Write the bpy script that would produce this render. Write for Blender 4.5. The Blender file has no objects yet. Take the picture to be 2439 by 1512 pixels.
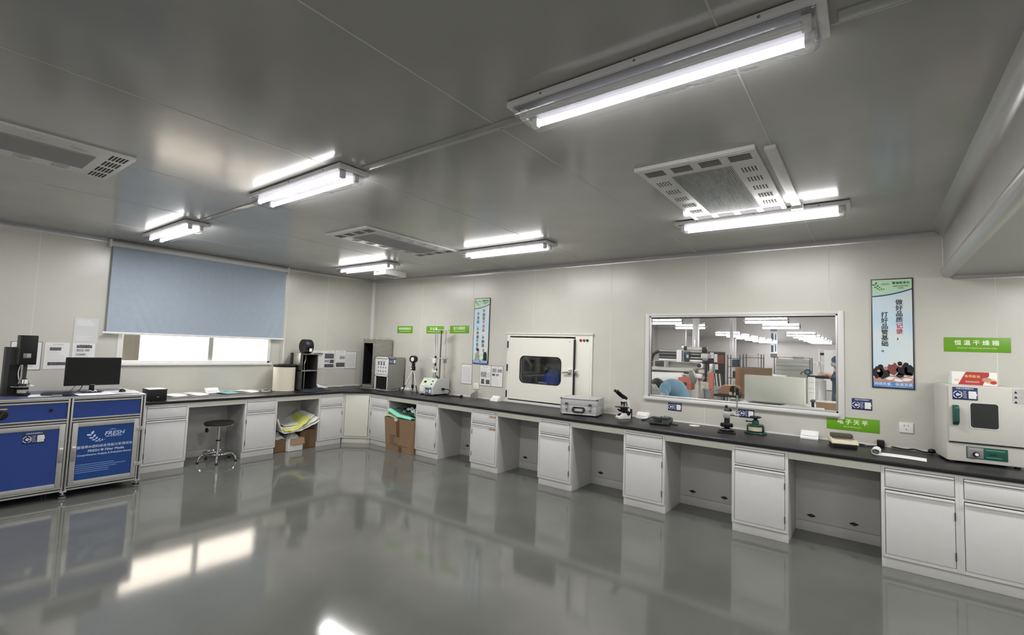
import bpy, bmesh, math, random
from mathutils import Vector, Matrix
random.seed(11)
SC = bpy.context.scene
COL = SC.collection
PI = math.pi

# ---------------------------------------------------------------- camera, sky, exposure
cam_data = bpy.data.cameras.new('camera')
cam_data.sensor_width = 36.0
cam_data.lens = 16.7275
cam_data.clip_start = 0.02
cam_data.clip_end = 300
cam = bpy.data.objects.new('camera', cam_data)
COL.objects.link(cam)
RX, UX, FX = (0.80044315, 0.59834567, 0.03568225), (0.01037892, -0.07335547, 0.99725185), (-0.59931881, 0.79787307, 0.06492707)
cam.matrix_world = Matrix(((RX[0], UX[0], -FX[0], 7.59212), (RX[1], UX[1], -FX[1], -5.67387), (RX[2], UX[2], -FX[2], 1.61727), (0, 0, 0, 1)))
SC.camera = cam
world = bpy.data.worlds.new('sky')
SC.world = world
world.use_nodes = True
wn = world.node_tree.nodes
wn['Background'].inputs[0].default_value = (1.0, .955, .91, 1)      # bright overcast daylight
wn['Background'].inputs[1].default_value = 6.5
SC.view_settings.view_transform = 'Standard'
SC.view_settings.look = 'None'
SC.view_settings.gamma = 1
SC.view_settings.use_curve_mapping = False
SC.view_settings.exposure = 1.28
TUBE_POWER = 2.2          # glow of the tube surface
SIDE_WATTS = 1.15         # light each lamp throws to either side
LAMP_WATTS = 11.0          # light each lamp throws downwards

# ---------------------------------------------------------------- materials
def mat(name, col, rough=.5, metal=0.0, spec=.5, var=0.0, scale=8.0, coat=0.0, bump=0.0, bscale=60.0, emit=0.0, stretch=None):
    m = bpy.data.materials.new(name)
    m.use_nodes = True
    nt = m.node_tree
    b = nt.nodes['Principled BSDF']
    c = (col[0], col[1], col[2], 1)
    b.inputs['Base Color'].default_value = c
    b.inputs['Roughness'].default_value = rough
    b.inputs['Metallic'].default_value = metal
    b.inputs['Specular IOR Level'].default_value = spec
    b.inputs['Coat Weight'].default_value = coat
    b.inputs['Coat Roughness'].default_value = .08
    if emit:
        b.inputs['Emission Color'].default_value = c
        b.inputs['Emission Strength'].default_value = emit
    if var or bump:
        tc = nt.nodes.new('ShaderNodeTexCoord')
        mp = nt.nodes.new('ShaderNodeMapping')
        if stretch: mp.inputs['Scale'].default_value = stretch
        nt.links.new(tc.outputs['Object'], mp.inputs[0])
    if var:
        n = nt.nodes.new('ShaderNodeTexNoise')
        n.inputs['Scale'].default_value = scale
        n.inputs['Detail'].default_value = 5
        r = nt.nodes.new('ShaderNodeValToRGB')
        r.color_ramp.elements[0].position = .3
        r.color_ramp.elements[1].position = .7
        r.color_ramp.elements[0].color = (c[0]*(1-var), c[1]*(1-var), c[2]*(1-var), 1)
        r.color_ramp.elements[1].color = (min(1, c[0]*(1+var)), min(1, c[1]*(1+var)), min(1, c[2]*(1+var)), 1)
        nt.links.new(mp.outputs[0], n.inputs['Vector'])
        nt.links.new(n.outputs[0], r.inputs[0])
        nt.links.new(r.outputs[0], b.inputs['Base Color'])
    if bump:
        n2 = nt.nodes.new('ShaderNodeTexNoise')
        n2.inputs['Scale'].default_value = bscale
        bp = nt.nodes.new('ShaderNodeBump')
        bp.inputs['Strength'].default_value = bump
        bp.inputs['Distance'].default_value = .01
        nt.links.new(mp.outputs[0], n2.inputs['Vector'])
        nt.links.new(n2.outputs[0], bp.inputs['Height'])
        nt.links.new(bp.outputs[0], b.inputs['Normal'])
    return m

def clear_mat(name, tint=(1, 1, 1), refl=.06, edge=.5):
    m = bpy.data.materials.new(name)
    m.use_nodes = True
    nt = m.node_tree
    nt.nodes.remove(nt.nodes['Principled BSDF'])
    tr = nt.nodes.new('ShaderNodeBsdfTransparent'); tr.inputs[0].default_value = (*tint, 1)
    gl = nt.nodes.new('ShaderNodeBsdfGlossy'); gl.inputs['Roughness'].default_value = .03
    lw = nt.nodes.new('ShaderNodeLayerWeight'); lw.inputs[0].default_value = .35
    mr = nt.nodes.new('ShaderNodeMapRange')
    mr.inputs['To Min'].default_value = refl
    mr.inputs['To Max'].default_value = edge
    mx = nt.nodes.new('ShaderNodeMixShader')
    nt.links.new(lw.outputs['Facing'], mr.inputs['Value'])
    nt.links.new(mr.outputs[0], mx.inputs[0])
    nt.links.new(tr.outputs[0], mx.inputs[1]); nt.links.new(gl.outputs[0], mx.inputs[2])
    nt.links.new(mx.outputs[0], nt.nodes['Material Output'].inputs[0])
    return m

M = {}
M['wall'] = mat('wall_panel', (.575, .57, .51), .30, spec=.65, var=.03, scale=3)
M['wall_joint'] = mat('wall_joint', (.72, .715, .655), .5)
M['ceil'] = mat('ceiling_panel', (.40, .40, .38), .17, spec=.42, var=.06, scale=2.2)
M['ceil_joint'] = mat('ceiling_joint', (.56, .56, .54), .5)
M['floor'] = mat('epoxy_floor', (.125, .129, .118), .085, spec=.55, var=.10, scale=1.6, bump=.004, bscale=5)
M['bulkhead'] = mat('bulkhead_panel', (.44, .44, .42), .3, spec=.5, var=.03)
M['alu'] = mat('aluminium', (.55, .55, .53), .36, metal=.7)
M['alu_white'] = mat('white_aluminium', (.68, .68, .66), .35)
M['cove'] = mat('cove_aluminium', (.46, .46, .46), .28, metal=.55)
M['chrome'] = mat('chrome', (.78, .78, .78), .12, metal=1)
M['steel'] = mat('brushed_steel', (.42, .41, .38), .35, metal=.8, var=.12, scale=5, stretch=(1, 1, 8))
M['steel_dark'] = mat('dark_steel', (.10, .10, .09), .4, metal=.4, var=.2)
M['cab'] = mat('cabinet_paint', (.70, .70, .69), .38, spec=.4, var=.02)
M['cab_warm'] = mat('cabinet_paint_cream', (.70, .70, .62), .4, spec=.4)
M['cab_in'] = mat('cabinet_side', (.54, .54, .53), .42)
M['gap'] = mat('dark_gap', (.03, .03, .03), .7)
M['worktop'] = mat('black_worktop', (.013, .012, .014), .36, spec=.38, var=.15, scale=30)
M['black'] = mat('black_plastic', (.007, .007, .008), .45, spec=.35)
M['black_gloss'] = mat('black_glossy', (.008, .008, .009), .15)
M['screen'] = mat('screen_black', (.006, .007, .006), .5, spec=.25)
M['grey_dark'] = mat('dark_grey_plastic', (.035, .036, .034), .55)
M['grey'] = mat('grey_plastic', (.22, .22, .22), .5)
M['white'] = mat('white_plastic', (.82, .82, .80), .4)
M['paper'] = mat('paper', (.80, .80, .78), .8, var=.02)
M['sleeve'] = mat('plastic_sleeve', (.66, .67, .68), .25, spec=.6, var=.03)
M['ink'] = mat('printed_grey', (.42, .42, .42), .8)
M['photo'] = mat('printed_photo', (.10, .10, .11), .7, var=.6, scale=40)
M['photo2'] = mat('printed_photo_pale', (.33, .33, .35), .7, var=.5, scale=50)
M['navy'] = mat('navy_plaque', (.018, .024, .095), .35)
M['green'] = mat('green_sign', (.135, .37, .008), .4)
M['green_txt'] = mat('sign_lettering', (.80, .92, .62), .5)
M['blue'] = mat('cart_blue', (.018, .055, .27), .33, var=.08, scale=60)
M['blue_print'] = mat('cart_print_blue', (.006, .055, .25), .35)
M['print_white'] = mat('print_white', (.62, .72, .90), .5)
M['blind'] = mat('blind_fabric', (.37, .44, .52), .8, var=.03, scale=20)
M['cardboard'] = mat('cardboard', (.29, .185, .105), .85, var=.08, scale=6)
M['cardboard_dark'] = mat('cardboard_deep_brown', (.17, .105, .055), .85, var=.1)  # cardboard of a darker brown
M['tape'] = mat('brown_tape', (.15, .085, .04), .3)
M['cream'] = mat('cream_filter', (.72, .68, .55), .8, var=.05, scale=4, stretch=(9, 9, .3))
M['instrument'] = mat('instrument_grey', (.58, .60, .58), .42, var=.02)
M['hammertone'] = mat('hammertone_grey', (.27, .28, .25), .45, var=.12, scale=90, bump=.1, bscale=120)
M['pass'] = mat('pass_box_cream', (.78, .78, .70), .33, spec=.45)
M['passw'] = clear_mat('dark_glass', (.86, .87, .88), .04, .25)
M['glass'] = clear_mat('window_glass', (.97, .985, .98), .03, .4)
M['acrylic'] = clear_mat('clear_acrylic', (.97, .97, .98), .04, .45)
M['lamp_tray'] = mat('lamp_tray_white', (.74, .73, .74), .4)
M['tray_dimming'] = mat('lamp_tray_dimming', (.24, .24, .255), .4, spec=.2)  # dark grey added over the white tray to hold its glare down
M['grille'] = mat('vent_grille', (.40, .40, .40), .45)
M['tube_on'] = mat('lit_tube', (1, .965, 1.0), .4, emit=TUBE_POWER)
M['tube_off'] = mat('unlit_tube', (.86, .88, .88), .35)
M['teal'] = mat('teal_foam', (.20, .62, .47), .7)
M['teal_dark'] = mat('dark_teal_film', (.012, .14, .10), .35)
M['yellow'] = mat('yellow_fibre', (.66, .68, .18), .8, var=.1)
M['white_fibre'] = mat('white_fibre', (.76, .76, .72), .85, var=.05)
M['plastic_bag'] = mat('plastic_bag', (.46, .46, .45), .25, spec=.7, var=.15, scale=14)
M['navy_cloth'] = mat('navy_cloth', (.012, .016, .038), .9, var=.3, scale=30)
M['teal_folder'] = mat('teal_folder', (.19, .40, .43), .4)
M['oven'] = mat('oven_paint', (.55, .55, .50), .45, var=.02)
M['oven_green'] = mat('oven_green', (.008, .075, .055), .4)
M['dark_green'] = mat('dark_green_enamel', (.010, .055, .042), .3)
M['red'] = mat('carton_red', (.42, .035, .03), .5)
M['gold'] = mat('carton_gold', (.75, .48, .18), .5)
M['beige'] = mat('beige_plastic', (.62, .55, .40), .5)
M['skin'] = mat('skin', (.55, .34, .25), .6)
M['coat_blue'] = mat('pale_blue_coat', (.27, .50, .66), .85, var=.1, scale=9)
M['coat_slate'] = mat('slate_blue_coat', (.045, .085, .125), .85, var=.1, scale=9)
M['hair'] = mat('black_hair', (.006, .006, .008), .6)
M['trouser'] = mat('dark_trousers', (.02, .022, .03), .85)
M['orange'] = mat('machine_orange', (.40, .10, .05), .5)
M['machine'] = mat('machine_grey', (.46, .46, .41), .45, var=.05)
M['machine_dark'] = mat('machine_dark', (.03, .032, .03), .4, metal=.3)
M['foam_white'] = mat('white_board', (.76, .78, .70), .8, var=.02)
M['outer_wall'] = mat('outside_cladding', (.80, .74, .69), .7, var=.03, scale=3, stretch=(1, 6, .2))
M['outer_column'] = mat('outside_column', (.05, .045, .036), .8, var=.25, scale=5, stretch=(4, 4, .4))

M['cloth_grey'] = mat('grey_cloth', (.30, .28, .27), .9, var=.3, scale=20)
M['navy_top'] = mat('blue_grey_top', (.06, .075, .16), .4)
M['print_small'] = mat('print_small', (.22, .33, .62), .5)
M['tester_panel'] = mat('pale_green_panel', (.58, .70, .58), .4)
M['case_panel'] = mat('case_panel', (.50, .50, .51), .5, metal=.1)
M['scale_body'] = mat('scale_dark_teal', (.028, .038, .038), .45)
M['olive'] = mat('olive_lid', (.07, .062, .04), .6)
M['oven_glass'] = mat('oven_dark_glass', (.022, .026, .024), .25)
M['steel_seat'] = mat('dark_stool_seat', (.055, .05, .04), .30, metal=.5)
M['yellow_pale'] = mat('pale_yellow_foam', (.72, .74, .36), .8)
M['cardboard_orange'] = mat('orange_brown_cardboard', (.44, .235, .13), .8)
M['ceil_work'] = mat('workshop_ceiling', (.40, .39, .37), .04, spec=.5)
M['wall_work'] = mat('workshop_wall', (.50, .475, .44), .45)
M['tube_work'] = mat('lit_workshop_tube', (1, .965, 1.0), .4, emit=46.0)
M['signal_green'] = mat('signal_green', (.2, .9, .35), .4, emit=2.5)
M['mark_ink'] = mat('brown_marker', (.30, .12, .03), .7)

# ---------------------------------------------------------------- mesh builder
class MB:
    def __init__(s):
        s.bm = bmesh.new(); s.mats = []
    def mi(s, m):
        m = M[m] if isinstance(m, str) else m
        if m not in s.mats: s.mats.append(m)
        return s.mats.index(m)
    def _merge(s, b, m, T=None):
        i = s.mi(m)
        for f in b.faces: f.material_index = i
        if T is not None: bmesh.ops.transform(b, matrix=T, verts=b.verts)
        me = bpy.data.meshes.new('t'); b.to_mesh(me); b.free()
        s.bm.from_mesh(me); bpy.data.meshes.remove(me)
        return s
    def box(s, x0, x1, y0, y1, z0, z1, m, b=0.0, seg=2, T=None):
        bm = bmesh.new()
        bmesh.ops.create_cube(bm, size=1)
        bmesh.ops.scale(bm, vec=(abs(x1-x0), abs(y1-y0), abs(z1-z0)), verts=bm.verts)
        bmesh.ops.translate(bm, vec=((x0+x1)/2, (y0+y1)/2, (z0+z1)/2), verts=bm.verts)
        if b:
            bmesh.ops.bevel(bm, geom=bm.edges[:], offset=min(b, .49*min(abs(x1-x0), abs(y1-y0), abs(z1-z0))), segments=seg, profile=.6, affect='EDGES')
        return s._merge(bm, m, T)
    def cyl(s, p0, p1, r, m, r2=None, n=20):
        p0, p1 = Vector(p0), Vector(p1); d = p1-p0
        bm = bmesh.new()
        bmesh.ops.create_cone(bm, cap_ends=True, segments=n, radius1=r, radius2=r if r2 is None else r2, depth=d.length)
        T = Matrix.Translation((p0+p1)/2) @ d.to_track_quat('Z', 'Y').to_matrix().to_4x4()
        return s._merge(bm, m, T)
    def ball(s, c, r, m, sc=(1, 1, 1), n=16):
        bm = bmesh.new()
        bmesh.ops.create_uvsphere(bm, u_segments=n, v_segments=max(6, n//2), radius=r)
        T = Matrix.Translation(c) @ Matrix.Diagonal((*sc, 1))
        return s._merge(bm, m, T)
    def lathe(s, prof, m, c=(0, 0, 0), n=28, axis='z'):
        bm = bmesh.new(); rings = []
        for (r, z) in prof:
            rings.append([bm.verts.new((max(r, 1e-4)*math.cos(2*PI*k/n), max(r, 1e-4)*math.sin(2*PI*k/n), z)) for k in range(n)])
        for a, b in zip(rings, rings[1:]):
            for k in range(n): bm.faces.new((a[k], a[(k+1) % n], b[(k+1) % n], b[k]))
        bm.faces.new(rings[0][::-1]); bm.faces.new(rings[-1])
        bmesh.ops.recalc_face_normals(bm, faces=bm.faces)
        T = Matrix.Translation(c)
        if axis == 'x': T = T @ Matrix.Rotation(PI/2, 4, 'Y')
        if axis == 'y': T = T @ Matrix.Rotation(-PI/2, 4, 'X')
        return s._merge(bm, m, T)
    def tube(s, pts, r, m, n=8, smooth=True, closed=False):
        P = [Vector(p) for p in pts]
        if smooth and len(P) > 2:
            Q = []
            N = len(P)
            for i in range(N if closed else N-1):
                g = lambda k: P[k % N] if closed else P[max(0, min(N-1, k))]
                a, b, c, d = g(i-1), g(i), g(i+1), g(i+2)
                for k in range(6):
                    t = k/6
                    Q.append(.5*((2*b)+(c-a)*t+(2*a-5*b+4*c-d)*t*t+(3*b-a-3*c+d)*t**3))
            if not closed: Q.append(P[-1])
            P = Q
        bm = bmesh.new(); rings = []
        up = Vector((0, 0, 1))
        for i, p in enumerate(P):
            if closed: t = (P[(i+1) % len(P)]-P[i-1])
            else: t = (P[min(i+1, len(P)-1)]-P[max(i-1, 0)])
            t.normalize()
            a = t.cross(up)
            if a.length < .05: a = t.cross(Vector((1, 0, 0)))
            a.normalize(); b = t.cross(a)
            rings.append([bm.verts.new(p+r*(a*math.cos(2*PI*k/n)+b*math.sin(2*PI*k/n))) for k in range(n)])
        L = list(zip(rings, rings[1:]))
        if closed: L.append((rings[-1], rings[0]))
        for a, b in L:
            for k in range(n): bm.faces.new((a[k], a[(k+1) % n], b[(k+1) % n], b[k]))
        if not closed:
            bm.faces.new(rings[0][::-1]); bm.faces.new(rings[-1])
        bmesh.ops.recalc_face_normals(bm, faces=bm.faces)
        return s._merge(bm, m)
    def prism(s, pts, axis, a0, a1, m, b=0.0, T=None):
        bm = bmesh.new()
        def P(u, v, a): return {'x': (a, u, v), 'y': (u, a, v), 'z': (u, v, a)}[axis]
        A = [bm.verts.new(P(u, v, a0)) for u, v in pts]; B = [bm.verts.new(P(u, v, a1)) for u, v in pts]
        bm.faces.new(A); bm.faces.new(B[::-1])
        for k in range(len(pts)): bm.faces.new((A[k], B[k], B[(k+1) % len(pts)], A[(k+1) % len(pts)]))
        bmesh.ops.recalc_face_normals(bm, faces=bm.faces)
        if b: bmesh.ops.bevel(bm, geom=bm.edges[:], offset=b, segments=2, profile=.6, affect='EDGES')
        return s._merge(bm, m, T)
    def limb(s, pts, m, n=20):                    # soft tapering tube through (point, radius) pairs
        P = [Vector((*p, r)) for p, r in pts]; Q = []; N = len(P)
        for i in range(N-1):
            a, b, c, d = P[max(0, i-1)], P[i], P[i+1], P[min(N-1, i+2)]
            for k in range(5):
                t = k/5; Q.append(.5*((2*b)+(c-a)*t+(2*a-5*b+4*c-d)*t*t+(3*b-a-3*c+d)*t**3))
        Q.append(P[-1])
        bm = bmesh.new(); rings = []
        for i, q in enumerate(Q):
            t = (Q[min(i+1, len(Q)-1)]-Q[max(i-1, 0)]).xyz.normalized()
            a = t.cross(Vector((0, 0, 1))); a = a.normalized() if a.length > .05 else t.cross(Vector((1, 0, 0))).normalized(); b = t.cross(a)
            rings.append([bm.verts.new(q.xyz+q.w*(a*math.cos(2*PI*k/n)+b*math.sin(2*PI*k/n))) for k in range(n)])
        for a, b in zip(rings, rings[1:]):
            o = min(range(n), key=lambda k: (b[k].co-a[0].co).length)
            for k in range(n): bm.faces.new((a[k], a[(k+1) % n], b[(k+1+o) % n], b[(k+o) % n]))
        for R, q, sg in ((rings[0], Q[0], -1), (rings[-1], Q[-1], 1)):
            t = (Q[1]-Q[0]).xyz.normalized() if sg < 0 else (Q[-1]-Q[-2]).xyz.normalized()
            c = bm.verts.new(q.xyz+t*sg*q.w*.35)
            for k in range(n): bm.faces.new((R[k], R[(k+1) % n], c))
        bmesh.ops.recalc_face_normals(bm, faces=bm.faces)
        return s._merge(bm, m)
    def surf(s, fn, nu, nv, m, thick=0.0):
        bm = bmesh.new()
        def layer(off):
            return [[bm.verts.new(Vector(fn(i/nu, j/nv))+Vector(off)) for j in range(nv+1)] for i in range(nu+1)]
        G = layer((0, 0, 0))
        for i in range(nu):
            for j in range(nv): bm.faces.new((G[i][j], G[i+1][j], G[i+1][j+1], G[i][j+1]))
        if thick:
            bmesh.ops.recalc_face_normals(bm, faces=bm.faces)
            bmesh.ops.solidify(bm, geom=bm.faces[:], thickness=thick)
        return s._merge(bm, m)
    def flat(s, pts, y, m):                      # flat print polygon facing -y, 0.6 mm thick
        return s.prism(pts, 'y', y, y+.0006, m)
    def build(s, name, parent=None, loc=None, ang=35):
        me = bpy.data.meshes.new(name)
        bmesh.ops.remove_doubles(s.bm, verts=s.bm.verts, dist=1e-6)
        s.bm.to_mesh(me); s.bm.free()
        for m in s.mats: me.materials.append(m)
        me.polygons.foreach_set('use_smooth', [True]*len(me.polygons))
        me.set_sharp_from_angle(angle=math.radians(ang))
        o = bpy.data.objects.new(name, me)
        COL.objects.link(o)
        if parent is not None: o.parent = parent
        if loc is not None: o.location = loc
        return o

def tag(o, label, cat, group=None):
    o['label'] = label; o['category'] = cat
    if group: o['group'] = group
    return o

def thing(name, label, cat, loc=(0, 0, 0), rz=0.0, group=None):
    o = bpy.data.objects.new(name, None)
    o.empty_display_size = .1
    COL.objects.link(o)
    o.location = loc; o.rotation_euler = (0, 0, math.radians(rz))
    return tag(o, label, cat, group)

def struct(o):
    o['kind'] = 'structure'
    return o

def part(name, parent, label=None):
    def f(mb):
        o = mb.build(name, parent)
        if label: o['label'] = label
        return o
    return f

def dup(root, loc, rz, label, group=None):
    r = root.copy(); COL.objects.link(r)
    r.location = loc; r.rotation_euler = (0, 0, math.radians(rz)); r['label'] = label
    if group: r['group'] = group
    for ch in root.children:
        c = ch.copy(); COL.objects.link(c); c.parent = r
        for g in ch.children:
            e = g.copy(); COL.objects.link(e); e.parent = c
    return r

TXT = {}
def text(body, size, m, parent, pos, name='lettering', align='CENTER', bold=0.0, sx=1.0, line=1.0, rx=90, rz=0, shear=0.0):
    key = (body, size, align, bold, line, shear)
    if key not in TXT:
        cu = bpy.data.curves.new('t', 'FONT')
        cu.body = body; cu.size = size; cu.align_x = align; cu.align_y = 'CENTER'
        cu.resolution_u = 2; cu.space_line = line; cu.extrude = .0003; cu.shear = shear
        t = bpy.data.objects.new('t', cu); COL.objects.link(t)
        bpy.context.view_layer.update()
        me = bpy.data.meshes.new_from_object(t)
        if bold:                                 # heavier strokes: the glyph shapes laid over themselves, slightly shifted
            b2 = bmesh.new()
            for k, (dx, dz) in enumerate(((bold, 0), (-bold, 0), (0, bold), (0, -bold))):
                m2 = me.copy(); m2.transform(Matrix.Translation((dx*.8, dz*.8, k*.00015))); b2.from_mesh(m2); bpy.data.meshes.remove(m2)
            b2.to_mesh(me); b2.free()
        bpy.data.objects.remove(t); bpy.data.curves.remove(cu)
        TXT[key] = me
    me = TXT[key].copy()
    me.name = name
    me.materials.clear(); me.materials.append(M[m])
    me.transform(Matrix.Translation(pos) @ Matrix.Rotation(math.radians(rz), 4, 'Z') @ Matrix.Rotation(math.radians(rx), 4, 'X') @ Matrix.Diagonal((sx, 1, 1, 1)))
    o = bpy.data.objects.new(name, me); COL.objects.link(o); o.parent = parent
    return o

HC = 2.808      # ceiling height
ZT = 0.8325     # worktop height
DF = 0.78       # cabinet front to wall
# ---------------------------------------------------------------- the room
f = MB(); f.box(-.15, 10.5, -9.2, .1, -.1, 0, 'floor'); struct(f.build('floor'))

c = MB(); c.box(-.15, 10.5, -9.2, .1, HC, HC+.1, 'ceil')
for x in (1.08, 2.27, 3.44, 4.68, 6.005, 7.165, 8.1):
    c.box(x-.004, x+.004, -9.2, .0, HC-.0012, HC+.001, 'ceil_joint')
for y in (-3.715, -7.4):
    c.box(0, 8.1, y-.004, y+.004, HC-.0012, HC+.001, 'ceil_joint')
struct(c.build('ceiling'))

# wall with the daylight window (x = 0)
WA = (-3.84, -1.915, 1.255, 2.60)
w = MB()
w.box(-.12, 0, -9.2, WA[0], 0, HC, 'wall'); w.box(-.12, 0, WA[1], .1, 0, HC, 'wall')
w.box(-.12, 0, WA[0], WA[1], 0, WA[2], 'wall'); w.box(-.12, 0, WA[0], WA[1], WA[3], HC, 'wall')
for y in (-.97, -4.62, -5.8): w.box(0, .0012, y-.003, y+.003, 0, HC, 'wall_joint')
struct(w.build('wall_left'))

# wall with the viewing window and the pass box (y = 0)
WB = (5.448, 7.35, 1.102, 2.072)
PB = (3.31, 4.655, .862, 1.815)
w = MB()
w.box(0, PB[0], 0, .1, 0, HC, 'wall'); w.box(PB[1], WB[0]-.05, 0, .1, 0, HC, 'wall'); w.box(WB[1]+.04, 10.5, 0, .1, 0, HC, 'wall')
WH = (WB[0]-.05, WB[1]+.04, WB[2]-.04, WB[3]+.03)       # rough opening, covered by the window frame
for o_ in (PB, WH):
    w.box(o_[0], o_[1], 0, .1, 0, o_[2], 'wall'); w.box(o_[0], o_[1], 0, .1, o_[3], HC, 'wall')
for x, z0, z1 in ((.19, 0, HC), (1.37, 0, HC), (2.55, 0, HC), (3.72, 1.9, HC), (4.93, 0, HC), (6.1, 2.12, HC), (6.1, 0, 1.05), (7.28, 2.12, HC), (8.46, 0, HC)):
    w.box(x-.003, x+.003, -.0012, 0, z0, z1, 'wall_joint')
struct(w.build('wall_back'))
w = MB(); w.box(10.4, 10.5, -9.2, 0, 0, HC, 'wall'); struct(w.build('wall_right'))
w = MB(); w.box(-.12, 10.5, -9.3, -9.2, 0, HC, 'wall'); struct(w.build('wall_front'))

# bulkhead over the right side of the room, its coves
BX, BZ = 8.13, 2.40
w = MB(); w.box(BX, 10.4, -9.2, 0, BZ, HC, 'bulkhead'); struct(w.build('trim_1'))
def cove(pts_axis, r, axis, a0, a1, cx, cz, q):
    # quarter-round cove: q gives the quadrant signs of the room side
    P = [(cx, cz)]
    for k in range(9):
        t = k/8*PI/2
        P.append((cx+q[0]*r*(1-math.sin(t)), cz+q[1]*r*(1-math.cos(t))))
    m = MB(); m.prism(P, axis, a0, a1, 'cove'); return m
n_trim = 2
def add_trim(mb):
    global n_trim
    o = struct(mb.build('trim_%d' % n_trim)); n_trim += 1
    return o
add_trim(cove(None, .045, 'x', 0, BX, 0, HC, (-1, -1)))            # ceiling / back wall  (y,z)
add_trim(cove(None, .045, 'y', -9.2, 0, 0, HC, (1, -1)))           # ceiling / left wall  (x,z)
m = MB(); m.prism([(0, 0)]+[(.045*(1-math.sin(k/8*PI/2)), -.045*(1-math.cos(k/8*PI/2))) for k in range(9)], 'z', 0, HC, 'alu_white'); add_trim(m)   # corner post
add_trim(cove(None, .085, 'y', -9.2, 0, BX, HC, (-1, -1)))
m = MB(); m.cyl((BX+.035, -9.2, BZ+.035), (BX+.035, -.02, BZ+.035), .052, 'cove', n=28); add_trim(m)        # rounded lower edge of the bulkhead
m = MB(); m.cyl((BX+.035, -.035, BZ+.035), (BX+.035, -.035, HC-.05), .04, 'alu_white', n=20)
m.ball((BX+.035, -.035, BZ+.03), .047, 'alu_white'); add_trim(m)
add_trim(cove(None, .04, 'x', BX+.06, 10.4, 0, BZ, (-1, -1)))
# pale sealant bead where the worktop meets the walls
m = MB(); m.box(0, 8.6, -.006, 0, ZT, ZT+.012, 'white'); add_trim(m)
m = MB(); m.box(0, .006, -3.74, -.006, ZT, ZT+.012, 'white'); add_trim(m)

# daylight window
W1 = struct(bpy.data.objects.new('window_1', None)); COL.objects.link(W1)
m = MB()
y0, y1, z0, z1 = WA
for a in ((y0, y0+.045, z0, z1), (y1-.045, y1, z0, z1), (y0, y1, z0, z0+.03), (y0, y1, z1-.03, z1)):
    m.box(-.10, .012, a[0], a[1], a[2], a[3], 'white', .003)
m.box(0, .03, y0-.03, y1+.03, z0-.03, z0, 'white', .004)
m.build('frame', W1)
for yc, wd in ((-2.75, .062),):
    m = MB(); m.box(-.085, -.04, yc-wd/2, yc+wd/2, z0+.03, z1-.03, 'alu', .003); m.build('mullion', W1)
for a, b in ((y0+.045, -2.781), (-2.719, y1-.045)):
    m = MB(); m.box(-.066, -.06, a, b, z0+.03, z1-.03, 'glass'); m.build('pane', W1)

# viewing window into the workshop
W2 = struct(bpy.data.objects.new('window_2', None)); COL.objects.link(W2)
m = MB()
x0, x1, z0, z1 = WB
for a in ((x0-.05, x0, z0-.055, z1+.03), (x1, x1+.05, z0-.055, z1+.03), (x0, x1, z1, z1+.03), (x0, x1, z0-.05, z0)):
    m.box(a[0], a[1], -.018, .0, a[2], a[3], 'alu_white', .004)
for a in ((x0, x0+.018, z0, z1), (x1-.018, x1, z0, z1), (x0, x1, z1-.018, z1), (x0, x1, z0, z0+.018)):
    m.box(a[0], a[1], -.01, .045, a[2], a[3], 'alu', .002)
m.build('frame', W2)
m = MB(); m.box(x0-.055, x1+.01, -.035, 0, z0-.035, z0-.005, 'alu_white', .006); m.build('sill', W2)
m = MB(); m.box(x0+.018, x1-.018, .030, .035, z0+.018, z1-.018, 'glass'); m.build('pane', W2)
m = MB(); m.box(x0+.016, x1-.016, .022, .030, z1-.026, z1-.016, 'gap'); m.box(x0+.016, x0+.022, .022, .030, z0+.016, z1-.016, 'gap'); m.build('gasket', W2)

# outside the daylight window
m = MB()
m.box(-4.2, -4.0, -9.5, 3.5, -.2, 4.5, 'outer_wall')
for k in range(52):
    yy = -9.4+k*.25; m.box(-4.0, -3.96, yy, yy+.06, -.2, 4.5, 'outer_wall')
tag(m.build('neighbouring_building'), 'pale ribbed cladding of the building outside the blind window', 'building')
m = MB(); m.box(-.80, -.60, -3.63, -3.44, -.2, 4.5, 'outer_column', .01)
tag(m.build('column'), 'brown grey column just outside the left end of the blind window', 'column')
m = MB(); m.box(-30, -.15, -30, 30, -.3, -.2, 'outer_wall'); g_ = m.build('ground'); struct(g_)

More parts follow.
